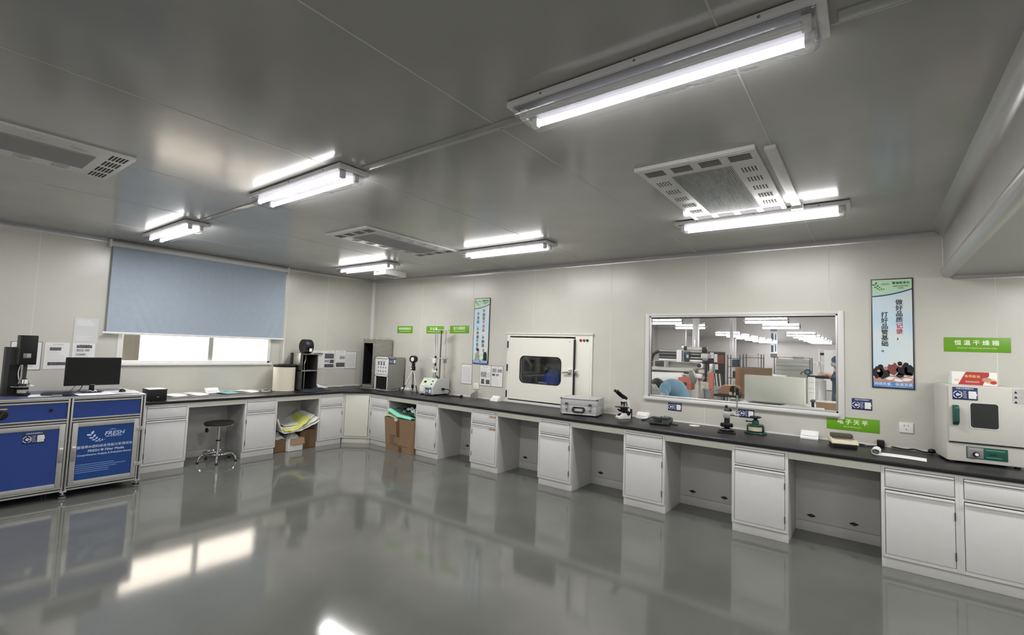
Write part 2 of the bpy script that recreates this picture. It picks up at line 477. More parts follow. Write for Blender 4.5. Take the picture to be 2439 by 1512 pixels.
# ---------------------------------------------------------------- lamps
def lamp(loc, label, group, one_off=False, seen=True, L=1.29, Wd=.235):
    t = thing('ceiling_lamp', label, 'ceiling lamp', loc, 0, group)
    h = L/2
    m = MB(); m.box(-h, h, -Wd/2, Wd/2, -.034, -.006, 'lamp_tray', .003)
    m.box(-h+.1, h-.1, -.03, .03, -.006, 0, 'grey')
    for sx in (-.45, 0, .45):
        m.cyl((sx, -Wd/2-.0015, -.02), (sx, -Wd/2+.001, -.02), .006, 'grey', n=10)
    m.box(-h+.03, h-.03, -.10, .10, -.0365, -.0335, 'tray_dimming')  # added sheet that dims the tray beside the tubes
    m.build('tray', t)
    m = MB()                                    # clear cover, a shallow trough with rounded edges
    pr = [(-.105, -.034), (-.105, -.070), (-.098, -.086), (-.082, -.094), (.082, -.094), (.098, -.086), (.105, -.070), (.105, -.034)]
    bm = bmesh.new()
    xs = [(-h+.025, .0), (-h+.032, .7), (-h+.055, 1), (h-.055, 1), (h-.032, .7), (h-.025, .0)]
    R = [[bm.verts.new((x, a, -.034+(z+.034)*k)) for a, z in pr] for x, k in xs]
    for a, b in zip(R, R[1:]):
        for k in range(len(pr)-1): bm.faces.new((a[k], b[k], b[k+1], a[k+1]))
    bmesh.ops.recalc_face_normals(bm, faces=bm.faces)
    m._merge(bm, 'acrylic')
    # moulded ribs on the cover's rim
    for sy in (-1, 1): m.box(-h+.03, h-.03, sy*.103, sy*.109, -.044, -.036, 'acrylic')
    m.build('cover', t)
    for k, sy in enumerate((-.052, .052)):
        m = MB(); m.cyl((-h+.075, sy, -.062), (h-.075, sy, -.062), .0165, 'tube_off' if (one_off and k == 0) else 'tube_on', n=14)
        tb = m.build('tube', t)
        if one_off: tb['label'] = 'unlit tube' if k == 0 else 'lit tube'
        for sx in (-1, 1):
            m = MB(); m.box(sx*(h-.075), sx*(h-.045), sy-.016, sy+.016, -.082, -.034, 'white', .004)
            m.cyl((sx*(h-.10), sy, -.062), (sx*(h-.072), sy, -.062), .016, 'alu', n=14)
            m.build('lamp_holder', t)
    li = bpy.data.lights.new('lamp_light', 'AREA'); li.shape = 'RECTANGLE'; li.size = L-.16; li.size_y = .15
    li.energy = LAMP_WATTS*(.6 if one_off else 1); li.color = (1, .975, .97)
    lo = bpy.data.objects.new('lamp_light', li); COL.objects.link(lo); lo.parent = t; lo.location = (0, 0, -.0965)
    for sy in ((1,) if one_off else (-1, 1)):     # sideways light of the bare tubes
        sp = bpy.data.lights.new('tube_light', 'AREA'); sp.shape = 'RECTANGLE'; sp.size = L-.16; sp.size_y = .035
        sp.energy = SIDE_WATTS*(.6 if one_off else 1); sp.color = (1, .975, .965)
        so = bpy.data.objects.new('tube_light', sp); COL.objects.link(so); so.parent = t; so.location = (0, sy*.112, -.068); so.rotation_euler = (math.radians(75*sy), 0, 0)
    return t
G1 = 'ceiling lamps of the laboratory'
LX = (1.44, 4.17, 6.85)
lamp((6.85, -3.815, HC), 'large twin tube ceiling lamp nearest the camera, one of its tubes dark', G1, one_off=True)
lampA = lamp((LX[1], -3.81, HC), 'lit twin tube ceiling lamp between the large near lamp and the lamp by the blind', G1)
for (x, y, lb) in ((LX[0], -3.77, 'lit twin tube ceiling lamp right above the blue roller blind'),
                   (LX[1]+.0, -1.29, 'lit twin tube ceiling lamp above the pass box, at the end of the vent panel'),
                   (LX[0], -1.24, 'lit ceiling lamp nearest the room corner and the small white box'),
                   (LX[2], -1.33, 'lit ceiling lamp above the viewing window, touching the large square vent')):
    dup(lampA, (x, y, HC), 0, lb, G1)
for x in (1.44, 4.17, 6.85): dup(lampA, (x, -6.6, HC), 0, 'unseen twin tube ceiling lamp behind the camera', G1)  # unseen lamps continuing the rows, kept for the light they give
for y in (-1.3, -3.8, -6.6): dup(lampA, (9.3, y, BZ), 0, 'unseen twin tube ceiling lamp under the lowered ceiling beyond the frame', G1)  # unseen as well, kept to light the room

# surface raceways on the ceiling
def raceway(x0, x1, y0, y1, label):
    m = MB(); m.box(x0, x1, y0, y1, HC-.007, HC, 'ceil', .002)
    return tag(m.build('cable_raceway'), label, 'raceway', 'cable raceways on the ceiling')
raceway(4.86, 6.15, -3.79, -3.73, 'grey ceiling raceway joining the near lamp and the next lamp to its left')
raceway(2.12, 3.5, -3.79, -3.73, 'grey ceiling raceway running from the lamp above the blind to the middle lamp')
raceway(7.52, 8.05, -3.79, -3.73, 'grey ceiling raceway leaving the right end of the large near lamp')
m = MB(); m.box(7.13, 7.19, -2.75, -1.5, HC-.022, HC, 'alu_white', .003); m.box(7.12, 7.20, -1.5, -1.45, HC-.04, HC, 'white', .004)
tag(m.build('cable_raceway'), 'pale raceway along the right side of the large vent with a white end', 'raceway', 'cable raceways on the ceiling')

# ceiling vent panels of the fan units
def vent(loc, label, group):
    t = thing('ceiling_vent', label, 'ceiling vent', loc, 0, group)
    w2, l2 = .35, .675
    m = MB(); m.box(-w2, w2, -l2, l2, -.018, 0, 'alu_white', .003); m.build('panel', t)
    m = MB(); m.box(-w2-.004, w2+.004, -l2-.02, -l2+.005, -.024, 0, 'white', .004); m.build('edge_strip', t)
    m = MB()
    m.box(-.185, .185, -.47, .5, -.0195, -.017, 'grey')
    for k in range(38):
        x = -.18+k*.0097; m.box(x, x+.0045, -.47, .5, -.0235, -.0195, 'grille')
    m.build('grille', t)
    def slots(cx, cy, along_x):
        m = MB()
        for k in range(5):
            o = (k-2)*.019
            if along_x: m.box(cx-.06, cx+.06, cy+o-.005, cy+o+.005, -.0195, -.0175, 'gap'); m.box(cx-.06, cx+.06, cy+o+.005, cy+o+.008, -.0205, -.0175, 'alu_white')
            else: m.box(cx+o-.0045, cx+o+.0045, cy-.042, cy+.042, -.0195, -.0175, 'gap'); m.box(cx+o+.0045, cx+o+.0075, cy-.042, cy+.042, -.0225, -.0175, 'alu_white')
        m.build('slots', t)
    for cx in (-.255, -.085, .085, .255):
        slots(cx, -.575, True); slots(cx, .60, True)
    for k in range(5):
        slots(-.268, -.36+.19*k, False); slots(.268, -.36+.19*k, False)
    return t
G2 = 'slotted ceiling vents'
v0 = vent((6.74, -2.115, HC), 'large white slotted ceiling vent behind the near lamp, above the viewing window', G2)
dup(v0, (3.17, -2.09, HC), 0, 'slotted ceiling vent in the middle, towards the pass box', G2)
dup(v0, (3.30, -5.38, HC), 0, 'slotted ceiling vent at the left edge of the photo', G2)

# small white box under the ceiling near the corner
t = thing('ceiling_box', 'small white slotted box fixed under the ceiling near the room corner', 'box', (1.33, -.72, HC))
m = MB(); m.box(-.14, .16, -.2, .22, -.085, 0, 'white', .006); m.build('housing', t)
m = MB()
for k in range(4): m.box(-.08+k*.02, -.07+k*.02, -.2015, -.199, -.055, -.03, 'gap')
m.build('slots', t)
m = MB(); m.box(-.09, .1, -.14, .16, -.088, -.084, 'grey', .003); m.build('grille', t)
# ---------------------------------------------------------------- roller blind
t = thing('roller_blind', 'pale blue roller blind pulled most of the way down over the window', 'blind', (.0, -2.87, 1.63))
m = MB(); m.cyl((.045, -1.13, 1.115), (.045, 1.13, 1.115), .033, 'alu_white', n=20); m.box(.0, .02, -1.13, 1.13, 1.09, 1.16, 'alu_white', .003); m.build('head_tube', t)
for s in (-1, 1):
    m = MB(); m.box(0, .085, s*1.135-.008, s*1.135+.008, 1.07, 1.165, 'white', .004); m.build('bracket', t)
def bf(u, v):
    y = -1.105+2.21*u; z = .012+1.085*v
    k = math.exp(-((u-.12-.10*(1-v))/.10)**2)*(1-v)**1.3
    d = .010*k*math.sin(120*(u+.22*v)) + .006*(1-v)*math.sin(9*u+1)+.008*math.exp(-((u-.93)/.08)**2)*(1-v)*math.sin(110*(u-.18*v))
    return (.062+d, y, z)
m = MB(); m.surf(bf, 90, 30, 'blind', .0015); m.build('fabric', t)
m = MB(); m.cyl((.064, -1.14, .004), (.064, 1.125, .004), .014, 'white', n=14); m.build('bottom_bar', t)
m = MB(); m.tube([(.075, 1.13, 1.10), (.078, 1.14, .5), (.076, 1.135, -.30)], .003, 'white', n=6); m.tube([(.05, 1.145, 1.10), (.05, 1.15, .5), (.055, 1.14, -.32), (.076, 1.135, -.30)], .003, 'white', n=6); m.build('pull_chain', t)

# ---------------------------------------------------------------- bench worktops
m = MB()
P = [(.006, -.006), (.006, -3.74), (.80, -3.74), (.80, -1.085), (1.10, -.80), (3.04, -.80), (3.10, -.006)]
m.prism(P, 'z', .80, ZT, 'worktop', .006); tag(m.build('worktop'), 'black corner worktop running under the blind and around the room corner', 'worktop')
m = MB(); m.prism([(3.103, -.006), (3.043, -.80), (8.6, -.80), (8.6, -.006)], 'z', .80, ZT, 'worktop', .006)
tag(m.build('worktop'), 'long black worktop running under the viewing window to the oven', 'worktop')

# ---------------------------------------------------------------- base cabinets
def cabinet(w, label, group, hinge='r', paint='cab', loc=(0, 0, 0), rz=0, mark=False):
    t = thing('base_cabinet', label, 'cabinet', loc, rz, group)
    H = .798; D = -DF; st = .024
    m = MB()
    m.box(0, .016, D+.043, -.03, 0, H, 'cab_in'); m.box(w-.016, w, D+.043, -.03, 0, H, 'cab_in')
    m.box(.016, w-.016, -.045, -.03, .087, H, 'cab_in'); m.box(.016, w-.016, D+.025, -.045, .087, .103, 'cab_in'); m.box(.016, w-.016, D+.025, -.045, H-.016, H, 'cab_in')
    m.build('carcass', t)
    m = MB()
    m.box(0, st, D, D+.043, .087, H, paint, .0015); m.box(w-st, w, D, D+.043, .087, H, paint, .0015)
    m.box(st, w-st, D, D+.025, H-.022, H, paint, .0015); m.box(st, w-st, D, D+.025, .087, .112, paint, .0015); m.box(st, w-st, D, D+.025, .612, .628, paint, .0015)
    m.build('face_frame', t)
    m = MB(); m.box(0, w, D+.028, D+.043, 0, .087, paint, .0015); m.build('plinth', t)
    x0, x1 = st+.003, w-st-.003
    m = MB(); m.box(x0, x1, D-.004, D+.02, .632, .752, paint, .003); m.box(x0, x1, D+.012, D+.02, .752, .774, 'cab_in')
    d = m.build('drawer', t)
    m = MB(); m.box(x0, x1, D-.010, D-.002, .757, .771, paint, .003); m.box(x0, x1, D-.006, D+.012, .767, .772, paint, .001); m.build('handle', d)
    m = MB(); m.box(x0, x1, D-.004, D+.02, .115, .592, paint, .003); m.box(x0, x1, D+.012, D+.02, .592, .611, 'gap')
    d2 = m.build('door', t)
    m = MB(); m.prism([(D-.004, .580), (D-.014, .590), (D-.013, .601), (D+.012, .603), (D+.012, .597), (D+.0, .594)], 'x', x0, x1, paint); m.build('handle', d2)
    hx = x1+.001 if hinge == 'r' else x0-.001
    for z in (.20, .49):
        m = MB(); m.cyl((hx, D-.006, z-.03), (hx, D-.006, z+.03), .0035, 'grey_dark', n=8); m.build('hinge', d2)
    if mark:
        for zz, yy in ((.715, d), (.555, d2)):
            text('工具文具', .030, 'mark_ink', yy, (w-.085, D-.0052, zz), bold=.0006)
    return t

def knee(w, label, group, loc, rz=0, latches=(), gaps=False):
    t = thing('knee_space_panels', label, 'bench panel', loc, rz, group)
    m = MB(); m.box(.001, w-.001, -DF+.002, -DF+.018, .735, .798, 'cab_warm', .0015); m.build('apron_rail', t)
    m = MB(); m.box(.001, w-.001, -.267, -.255, .092, .735, 'cab_in', .001); m.build('back_panel', t)
    m = MB(); m.box(.001, w-.001, -.267, -.252, 0, .089, 'cab_in', .001); m.build('skirting', t)
    for x in latches:
        m = MB(); m.prism([(x-.038, 0.148), (x, .148-.017), (x+.038, .148), (x, .148+.017)], 'y', -.273, -.267, 'black', .002)
        m.cyl((x, -.278, .148), (x, -.272, .148), .011, 'grey_dark', n=12); m.build('latch', t)
    return t
GC, GK = 'white base cabinets under the black bench', 'knee space panels under the black bench'
XB = [(1.112, 1.560), (2.193, 2.648), (3.287, 3.741), (4.381, 4.835), (5.475, 5.92), (6.554, 7.013), (7.660, 8.119), (8.119, 8.578)]
LB = ['white base cabinet between the cream corner cabinet and the large open carton',
      'white base cabinet just right of the large open carton',
      'white base cabinet with brown writing on drawer and door',
      'white base cabinet under the left half of the aluminium case',
      'white base cabinet under the dark digital scale',
      'white base cabinet under the green circular cutter',
      'white base cabinet under the paper strip, hinged beside its right neighbour',
      'white base cabinet under the oven at the right edge of the photo']
HB = 'llrlrrrr'
HB = ['l', 'r', 'l', 'r', 'r', 'r', 'r', 'r']
for (a, b), lb, hg in zip(XB, LB, HB):
    cabinet(b-a, lb, GC, hg, 'cab', (a, 0, 0), 0, mark='brown writing' in lb)
for (a, b, lb, lt) in ((1.560, 2.193, 'knee space behind the large open carton with teal foam', ()),
                   (2.648, 3.287, 'knee space between the carton side cabinet and the cabinet with brown writing', (.14,)),
                   (3.741, 4.381, 'knee space under the left part of the pass box, its latch in view', (.10,)),
                   (4.835, 5.475, 'knee space below the microscope', (.13,)),
                   (5.92, 6.554, 'knee space below the lever press and the white disc', (.135, .455)),
                   (7.013, 7.660, 'widest looking knee space, below the beige balance, with two dark latches', (.13, .457))):
    knee(b-a, lb, GK, (a, 0, 0), 0, lt)
YA = [(-3.72, -3.2584), (-2.5863, -2.1408), (-1.4877, -1.0574)]
for (a, b), lb, hg in zip(YA, ('white base cabinet beside the blue cart, left of the chrome stool', 'white base cabinet between the stool and the heap of white sheets', 'white base cabinet between the heap of sheets and the cream corner cabinet'), 'llr'):
    cabinet(b-a, lb, GC, hg, 'cab', (0, a, 0), 90)
knee(-2.5863+3.2584, 'knee space behind the chrome stool', GK, (0, -3.2584, 0), 90)
knee(-1.4877+2.1408, 'knee space behind the heap of white and yellow sheets', GK, (0, -2.1408, 0), 90)

# corner cabinet with the diagonal door
t = thing('corner_cabinet', 'cream corner cabinet with a single diagonal door', 'cabinet', (0, 0, 0))
A0, A1 = Vector((.78, -1.0574, 0)), Vector((1.112, -.78, 0))
u = (A1-A0).normalized(); nrm = Vector((u.y, -u.x, 0)); wdt = (A1-A0).length
T = Matrix(((u.x, -nrm.x, 0, A0.x), (u.y, -nrm.y, 0, A0.y), (0, 0, 1, 0), (0, 0, 0, 1)))   # local x along the face, y into the corner
m = MB(); m.prism([(.03, -.03), (.03, -1.056), (.745, -1.056), (1.111, -.745), (1.111, -.03)], 'z', .087, .798, 'cab_in'); m.build('carcass', t)
m = MB(); m.box(.002, wdt-.002, 0, .02, .087, .798, 'cab_warm', .0015, T=T); m.build('face_frame', t)
m = MB(); m.box(-.012, wdt+.012, .03, .045, 0, .087, 'cab_warm', .0015, T=T); m.build('plinth', t)
m = MB(); m.box(.028, wdt-.028, -.006, .004, .115, .775, 'cab_warm', .003, T=T)
m.box(.022, wdt-.022, -.0012, .001, .109, .781, 'gap', T=T); d = m.build('door', t)
for z in (.24, .68):
    m = MB(); m.cyl(T @ Vector((wdt-.026, -.007, z-.03)), T @ Vector((wdt-.026, -.007, z+.03)), .0035, 'grey_dark', n=8); m.build('hinge', d)

# ---------------------------------------------------------------- printed signs
def lines(m, x0, x1, z0, z1, n, y, k='ink', jag=.25, th=.35):
    dz = (z1-z0)/n
    for i in range(n):
        z = z1-dz*(i+.5); xe = x1-(x1-x0)*random.random()*jag
        m.flat([(x0, z-dz*th/2), (xe, z-dz*th/2), (xe, z+dz*th/2), (x0, z+dz*th/2)], y, k)
def rect(m, x0, x1, z0, z1, y, k): m.flat([(x0, z0), (x1, z0), (x1, z1), (x0, z1)], y, k)

def plaque(parent, pos=(0, 0, 0), w=.153, h=.102, rz=0, rx=0):
    # dark blue status plaque; origin at its centre on the surface, facing -y
    p = MB(); p.box(-w/2, w/2, -.003, 0, -h/2, h/2, 'navy', .001)
    T = Matrix.Translation(pos) @ Matrix.Rotation(math.radians(rz), 4, 'Z') @ Matrix.Rotation(math.radians(rx), 4, 'X')
    o = p.build('status_plaque', parent)
    o.matrix_local = T
    text('设备状态管理标识', h*.135, 'print_white', o, (0, -.0034, h*.39), bold=.0002)
    q = MB()
    for r0, r1, a0, a1 in ((.24, .30, .15, 1.35), (.24, .30, 1.75, 2.95), (.24, .30, 3.3, 4.5), (.24, .30, 4.9, 6.1)):
        n = 8; ps = [(r1*h*math.cos(a0+(a1-a0)*k/n), r1*h*math.sin(a0+(a1-a0)*k/n)) for k in range(n+1)]+[(r0*h*math.cos(a1-(a1-a0)*k/n), r0*h*math.sin(a1-(a1-a0)*k/n)) for k in range(n+1)]
        q.flat([(x-w*.29, z-h*.10) for x, z in ps], -.0036, 'print_white')
    q.flat([(-w*.29+.12*h*math.cos(k*PI/6), -h*.10+.12*h*math.sin(k*PI/6)) for k in range(12)], -.0036, 'print_white')
    q.prism([(-w*.29-.02*h, -h*.12), (-w*.29-.02*h, -h*.08), (-w*.29+.27*h, -h*.02), (-w*.29+.27*h, -h*.18)], 'y', -.0046, -.0036, 'beige')
    q.build('dial', o)
    q = MB(); lines(q, -w*.075, w*.10, -h*.40, h*.22, 5, -.0036, 'print_white', .3, .3); q.build('list_lines', o)
    q = MB(); q.box(w*.14, w*.45, -.005, -.003, -h*.40, h*.20, 'paper', .0006); lines(q, w*.2, w*.3, h*.02, h*.09, 1, -.0056); q.box(w*.44, w*.475, -.0052, -.003, -h*.14, h*.0, 'white'); q.build('card', o)
    return o

def wall_plaque(x, z, label):
    t = thing('status_plaque_holder', label, 'plaque', (x, 0, z), 0, 'dark blue status plaques on the wall')
    m = MB(); m.box(-.078, .078, -.0035, 0, -.053, .053, 'navy', .001); m.build('backing', t)
    plaque(t, (0, -.0035, 0))
wall_plaque(5.765, 1.011, 'small dark blue plaque on the wall between the dark scale and the viewing window')
wall_plaque(6.53, 1.019, 'small dark blue plaque on the wall above the green circular cutter')
wall_plaque(7.535, 1.207, 'small dark blue plaque on the wall below the large slogan poster')

def green_sign(x, z, w, title, sub, ts, label, tx=0, rot=0, gap=1.0):
    t = thing('green_sign', label, 'sign', (x, 0, z), 0, 'green equipment signs on the wall')
    t.rotation_euler = (0, math.radians(rot), 0)
    m = MB(); m.box(-w/2, w/2, -.004, 0, -.0625, .0625, 'green', .001); m.build('board', t)
    text(title, ts, 'green_txt', t, (tx, -.0046, .014), bold=.0016)
    if sub: text(sub, .013, 'green_txt', t, (tx, -.0046, -.030), name='small_lettering', bold=.0002)
    else:
        q = MB(); rect(q, tx-w*.33, tx+w*.33, -.034, -.028, -.0046, 'green_txt'); q.build('underline', t)
green_sign(.944, 1.886, .41, '微型性能测试仪', None, .047, 'green wall sign nearest the room corner with seven tight characters', -.0)
green_sign(1.708, 1.887, .415, '百 叶 箱', None, .050, 'green wall sign behind the tops of the tester rods', -.03)
green_sign(2.27, 1.896, .42, '拉力试验机', None, .052, 'green wall sign between the tester rods and the narrow poster', 0, -.7)
green_sign(8.334, 1.791, .416, '恒 温 干 燥 箱', 'CONSTANT TEMPERATURE DRYING OVEN', .046, 'green wall sign high above the oven')
green_sign(7.46, 1.010, .414, '电 子 天 平', 'ELECTRONIC BALANCE', .050, 'green wall sign below the right corner of the viewing window')

# slogan posters
def grad_mat(name, cols):
    m = bpy.data.materials.new(name); m.use_nodes = True; nt = m.node_tree; b = nt.nodes['Principled BSDF']
    tc = nt.nodes.new('ShaderNodeTexCoord'); n = nt.nodes.new('ShaderNodeTexNoise'); r = nt.nodes.new('ShaderNodeValToRGB')
    n.inputs['Scale'].default_value = 1.7; n.inputs['Detail'].default_value = 1
    for e, (p, c) in zip([r.color_ramp.elements[0], r.color_ramp.elements[1]], (cols[0], cols[-1])): e.position = p; e.color = (*c, 1)
    for p, c in cols[1:-1]:
        e = r.color_ramp.elements.new(p); e.color = (*c, 1)
    nt.links.new(tc.outputs['Object'], n.inputs['Vector']); nt.links.new(n.outputs[0], r.inputs[0]); nt.links.new(r.outputs[0], b.inputs['Base Color'])
    b.inputs['Roughness'].default_value = .35
    return m
M['poster_sky'] = grad_mat('poster_sky', [(.30, (.40, .62, .76)), (.46, (.58, .74, .84)), (.54, (.68, .76, .74)), (.68, (.60, .74, .82))])
M['poster_green'] = mat('poster_pale_green', (.50, .72, .50), .35)
M['poster_navy'] = mat('poster_navy', (.02, .06, .20), .4)
M['poster_frame'] = mat('poster_frame', (.018, .018, .03), .35)
M['poster_ink'] = mat('poster_ink', (.012, .012, .02), .5)
M['poster_red'] = mat('poster_red', (.50, .02, .03), .5)
M['poster_leaf'] = mat('poster_leaf_green', (.01, .16, .06), .5)
M['poster_brown'] = mat('poster_brown', (.22, .06, .04), .5)
M['poster_skin'] = mat('poster_skin', (.48, .27, .20), .5)
M['poster_blue'] = mat('poster_blue_strip', (.10, .25, .55), .4)

def blob(cx, cz, rx, rz_, n=14, jag=.0):
    return [(cx+rx*(1+jag*math.sin(3*k+cx*90))*math.cos(2*PI*k/n), cz+rz_*(1+jag*math.cos(2*k+cz*70))*math.sin(2*PI*k/n)) for k in range(n)]
def leaf(cx, cz, l, wd, ang):
    ps = [(-l/2, 0), (-l*.25, wd*.42), (0, wd*.5), (l*.25, wd*.34), (l/2, 0), (l*.25, -wd*.34), (0, -wd*.5), (-l*.25, -wd*.42)]
    a = math.radians(ang)
    return [(cx+x*math.cos(a)-z*math.sin(a), cz+x*math.sin(a)+z*math.cos(a)) for x, z in ps]
def sprout(m, cx, cz, s, y, k):
    # two rows of leaves curving down to the right, shrinking
    for i, (px, pz, l, a1) in enumerate(((-.58, .22, .42, -10), (-.40, -.08, .36, -8), (-.20, -.28, .30, 2), (.02, -.42, .26, 12), (.26, -.45, .20, 24), (.45, -.40, .14, 34), (.60, -.34, .10, 40))):
        m.flat(leaf(cx+px*s, cz+pz*s, l*s, l*.42*s, a1), y, k)
        if i < 5: m.flat(leaf(cx+(px+.24-.02*i)*s, cz+(pz+.20-.02*i)*s, l*.92*s, l*.46*s, 62-i*4), y, k)
def poster(x, z, w, h, label, cols, red, slim, people):
    t = thing('slogan_poster', label, 'poster', (x, 0, z), 0, 'slogan posters on the back wall')
    m = MB(); m.box(-w/2, w/2, -.012, 0, -h/2, h/2, 'poster_frame', .002); m.build('frame', t)
    i = .010; a, b = w/2-i, h/2-i
    m = MB(); Y = -.0126
    rect(m, -a, a, -b, b, Y, 'poster_sky')
    n = 14
    def wav(u): return b-.150+.050*u*u+ .012*u
    top = [(-a+2*a*k/n, wav(k/n)) for k in range(n+1)]
    m.flat([(-a, b)]+top+[(a, b)], Y-.0006, 'poster_green')
    m.flat(top+[(p[0], p[1]-.012) for p in top[::-1]], Y-.0008, 'poster_navy')
    rect(m, -a, a, -b, -b+.048, Y-.0006, 'poster_blue')
    sprout(m, -a*.62, b-.062, .075, Y-.0010, 'poster_leaf')
    pp = m.build('print', t)
    YT = Y-.0014
    text('FRESH', .024, 'poster_leaf', pp, (-a*.34, YT, b-.042), shear=.25, sx=.9)
    text('富瑞希净化', .026, 'poster_leaf', pp, (a*.46, YT, b-.035), bold=.0009, sx=1.0)
    text('FRESH FILTRATION', .013, 'poster_leaf', pp, (a*.46, YT, b-.064), bold=.0006, sx=1.0)
    text('ISO9001', .012, 'poster_leaf', pp, (a*.46, YT, b-.083), bold=.0005)
    for body, cx, zt, ck, sz, stp in cols:
        for k, ch in enumerate(body):
            if ch == ' ': continue
            dx = 0
            text(ch, sz, 'poster_red' if (body, k) in red else 'poster_ink', pp, (cx, YT, zt-k*stp), bold=.0011, name='slogan_character')
    text('持续改善，快速发展', .031, 'print_white', pp, (0, YT, -b+.028), bold=.0008, sx=1.0)
    text('Continuously improving, fast developing', .011, 'print_white', pp, (0, YT, -b+.008), name='small_lettering')
    q = MB(); people(q, a, b, Y-.0008); q.build('picture', pp)
    return t
def folk_table(m, a, b, Y):
    z0 = -b+.048
    m.flat([(-a, z0), (a, z0), (a, z0+.045), (a*.4, z0+.062), (-a*.2, z0+.06), (-a, z0+.035)], Y, 'poster_skin')
    for cx, cz, rx, rz_, k in ((-.78, .085, .04, .055, 'poster_ink'), (-.48, .08, .045, .05, 'poster_ink'), (-.02, .125, .04, .06, 'poster_brown'), (.45, .115, .04, .05, 'hair'), (.80, .115, .035, .05, 'poster_ink'), (.80, .075, .03, .02, 'poster_skin'), (.35, .065, .03, .02, 'poster_ink')):
        m.flat(blob(cx*a, z0+cz, rx, rz_, 14, .14), Y-.0003, k)
    for cx, cz, r, k in ((-.62, .14, .02, 'hair'), (-.36, .125, .016, 'poster_skin'), (-.10, .185, .024, 'poster_sky'), (.35, .175, .018, 'hair'), (.37, .155, .014, 'poster_skin'), (.65, .165, .02, 'hair'), (-.72, .10, .012, 'poster_skin')):
        m.flat(blob(cx*a, z0+cz, r, r*1.05), Y-.0006, k)
    for cx, cz, an in ((-.1, .035, 8), (.25, .022, -10), (.7, .03, 6)):
        m.flat(leaf(cx*a, z0+cz, .08, .03, an), Y-.0007, 'paper')
def folk_two(m, a, b, Y):
    z0 = -b+.048
    m.flat([(-a, z0), (a, z0), (a, z0+.16), (a*.6, z0+.12), (a*.2, z0+.10), (-a*.4, z0+.12), (-a, z0+.11)], Y, 'poster_green')
    m.flat([(a*.35, z0), (a*.92, z0), (a*.9, z0+.10), (a*.72, z0+.14), (a*.45, z0+.13)], Y-.0003, 'poster_ink')
    m.flat([(-a*.75, z0), (-a*.05, z0), (-a*.1, z0+.08), (-a*.3, z0+.12), (-a*.6, z0+.11)], Y-.0003, 'photo2')
    m.flat(blob(-a*.32, z0+.135, .026, .036), Y-.0005, 'poster_skin'); m.flat(blob(-a*.36, z0+.165, .028, .020), Y-.0006, 'hair')
    m.flat(blob(a*.42, z0+.155, .022, .032), Y-.0005, 'poster_skin'); m.flat(blob(a*.58, z0+.165, .030, .036), Y-.0004, 'paper')
    m.flat([(-a*.05, z0+.03), (a*.4, z0+.03), (a*.42, z0+.06), (-a*.02, z0+.055)], Y-.0006, 'paper')
C1r, C1l = '做好品质记录，', '打好品管基础。'
poster(7.77, 1.886, .31, 1.025, 'large blue white slogan poster high on the wall between the viewing window and the oven',
       ((C1r, .052, .285, 0, .054, .0545), (C1l, -.056, .170, 0, .054, .0545)), {(C1r, 4), (C1r, 5)}, False, folk_table)
C2r, C2l = '不接受不良品，不制造', '不良品，不传递不良品'
poster(2.746, 1.873, .32, 1.032, 'tall slogan poster left of the pass box, narrow in view',
       ((C2r, .045, .310, 0, .056, .0600), (C2l, -.070, .262, 0, .056, .0600)), {(C2r, 3), (C2r, 4), (C2r, 5)}, True, folk_two)

# notices and clipboards
def notice(name, label, loc, rz, w, h, group, kind, frame=None):
    t = MB()
    if frame: t.box(-w/2-.008, w/2+.008, -.003, 0, -h/2-.008, h/2+.008, frame, .001)
    t.box(-w/2, w/2, -.0045, -.0005, -h/2, h/2, 'sleeve' if kind == 'sleeve' else 'paper')
    Y = -.0052
    if kind == 'text':
        lines(t, -w*.4, w*.4, -h*.42, h*.36, 16, Y); rect(t, -w*.25, w*.25, h*.42, h*.445, Y, 'ink')
    elif kind == 'table':
        lines(t, -w*.42, w*.42, -h*.44, h*.38, 22, Y, 'ink', .05, .22)
        for x in (-.42, -.2, .05, .25, .42): rect(t, w*x-.0008, w*x+.0008, -h*.44, h*.38, Y, 'ink')
    elif kind == 'sleeve':
        lines(t, -w*.4, w*.35, h*.20, h*.44, 5, Y, 'paper', .3, .5); lines(t, -w*.42, w*.3, -h*.40, -h*.2, 4, Y, 'paper', .4, .3)
    else:
        rect(t, -w*.2, w*.25, h*.42, h*.44, Y, 'ink')
        for (a, b, c_, d_, k) in kind: rect(t, w*a, w*b, h*c_, h*d_, Y, k)
        lines(t, -w*.42, w*.42, -h*.46, h*.40, 14, Y+.0003, 'ink', .5, .12)
    o = t.build(name, None, loc)
    o.rotation_euler = (0, 0, math.radians(rz))
    return tag(o, label, 'notice', group)
GA = 'notices on the wall beside the blind'
notice('clip_frame', 'framed sheet on the wall behind the black measuring instrument', (0, -4.645, 1.34), 90, .24, .31, GA, 'text', 'grey')
notice('notice_sheet', 'pinned notice between the black instrument and the monitor, two dark picture strips', (0, -4.39, 1.343), 90, .212, .305, GA, ((-.30, .16, .20, .32, 'photo'), (-.34, .40, -.36, -.24, 'photo')))
notice('notice_sheet', 'pinned notice just above the monitor with rows of small pictures', (0, -4.155, 1.348), 90, .208, .298, GA, ((-.32, .36, .30, .42, 'photo'), (-.32, 0, .16, .26, 'photo2'), (.05, .26, .16, .26, 'photo2'), (-.32, .1, .0, .08, 'photo2')))
notice('notice_sheet', 'clear sleeved sheet hung highest, above the notice over the monitor', (0, -4.15, 1.648), 90, .225, .30, GA, 'sleeve')
GA2 = 'notices in a row by the dark open cabinet'
notice('notice_sheet', 'leftmost notice in the row by the dark cabinet, half hidden by it', (0, -1.082, 1.31), 90, .208, .300, GA2, ((-.42, .40, .28, .36, 'photo'), (-.4, .3, .18, .24, 'photo2')))
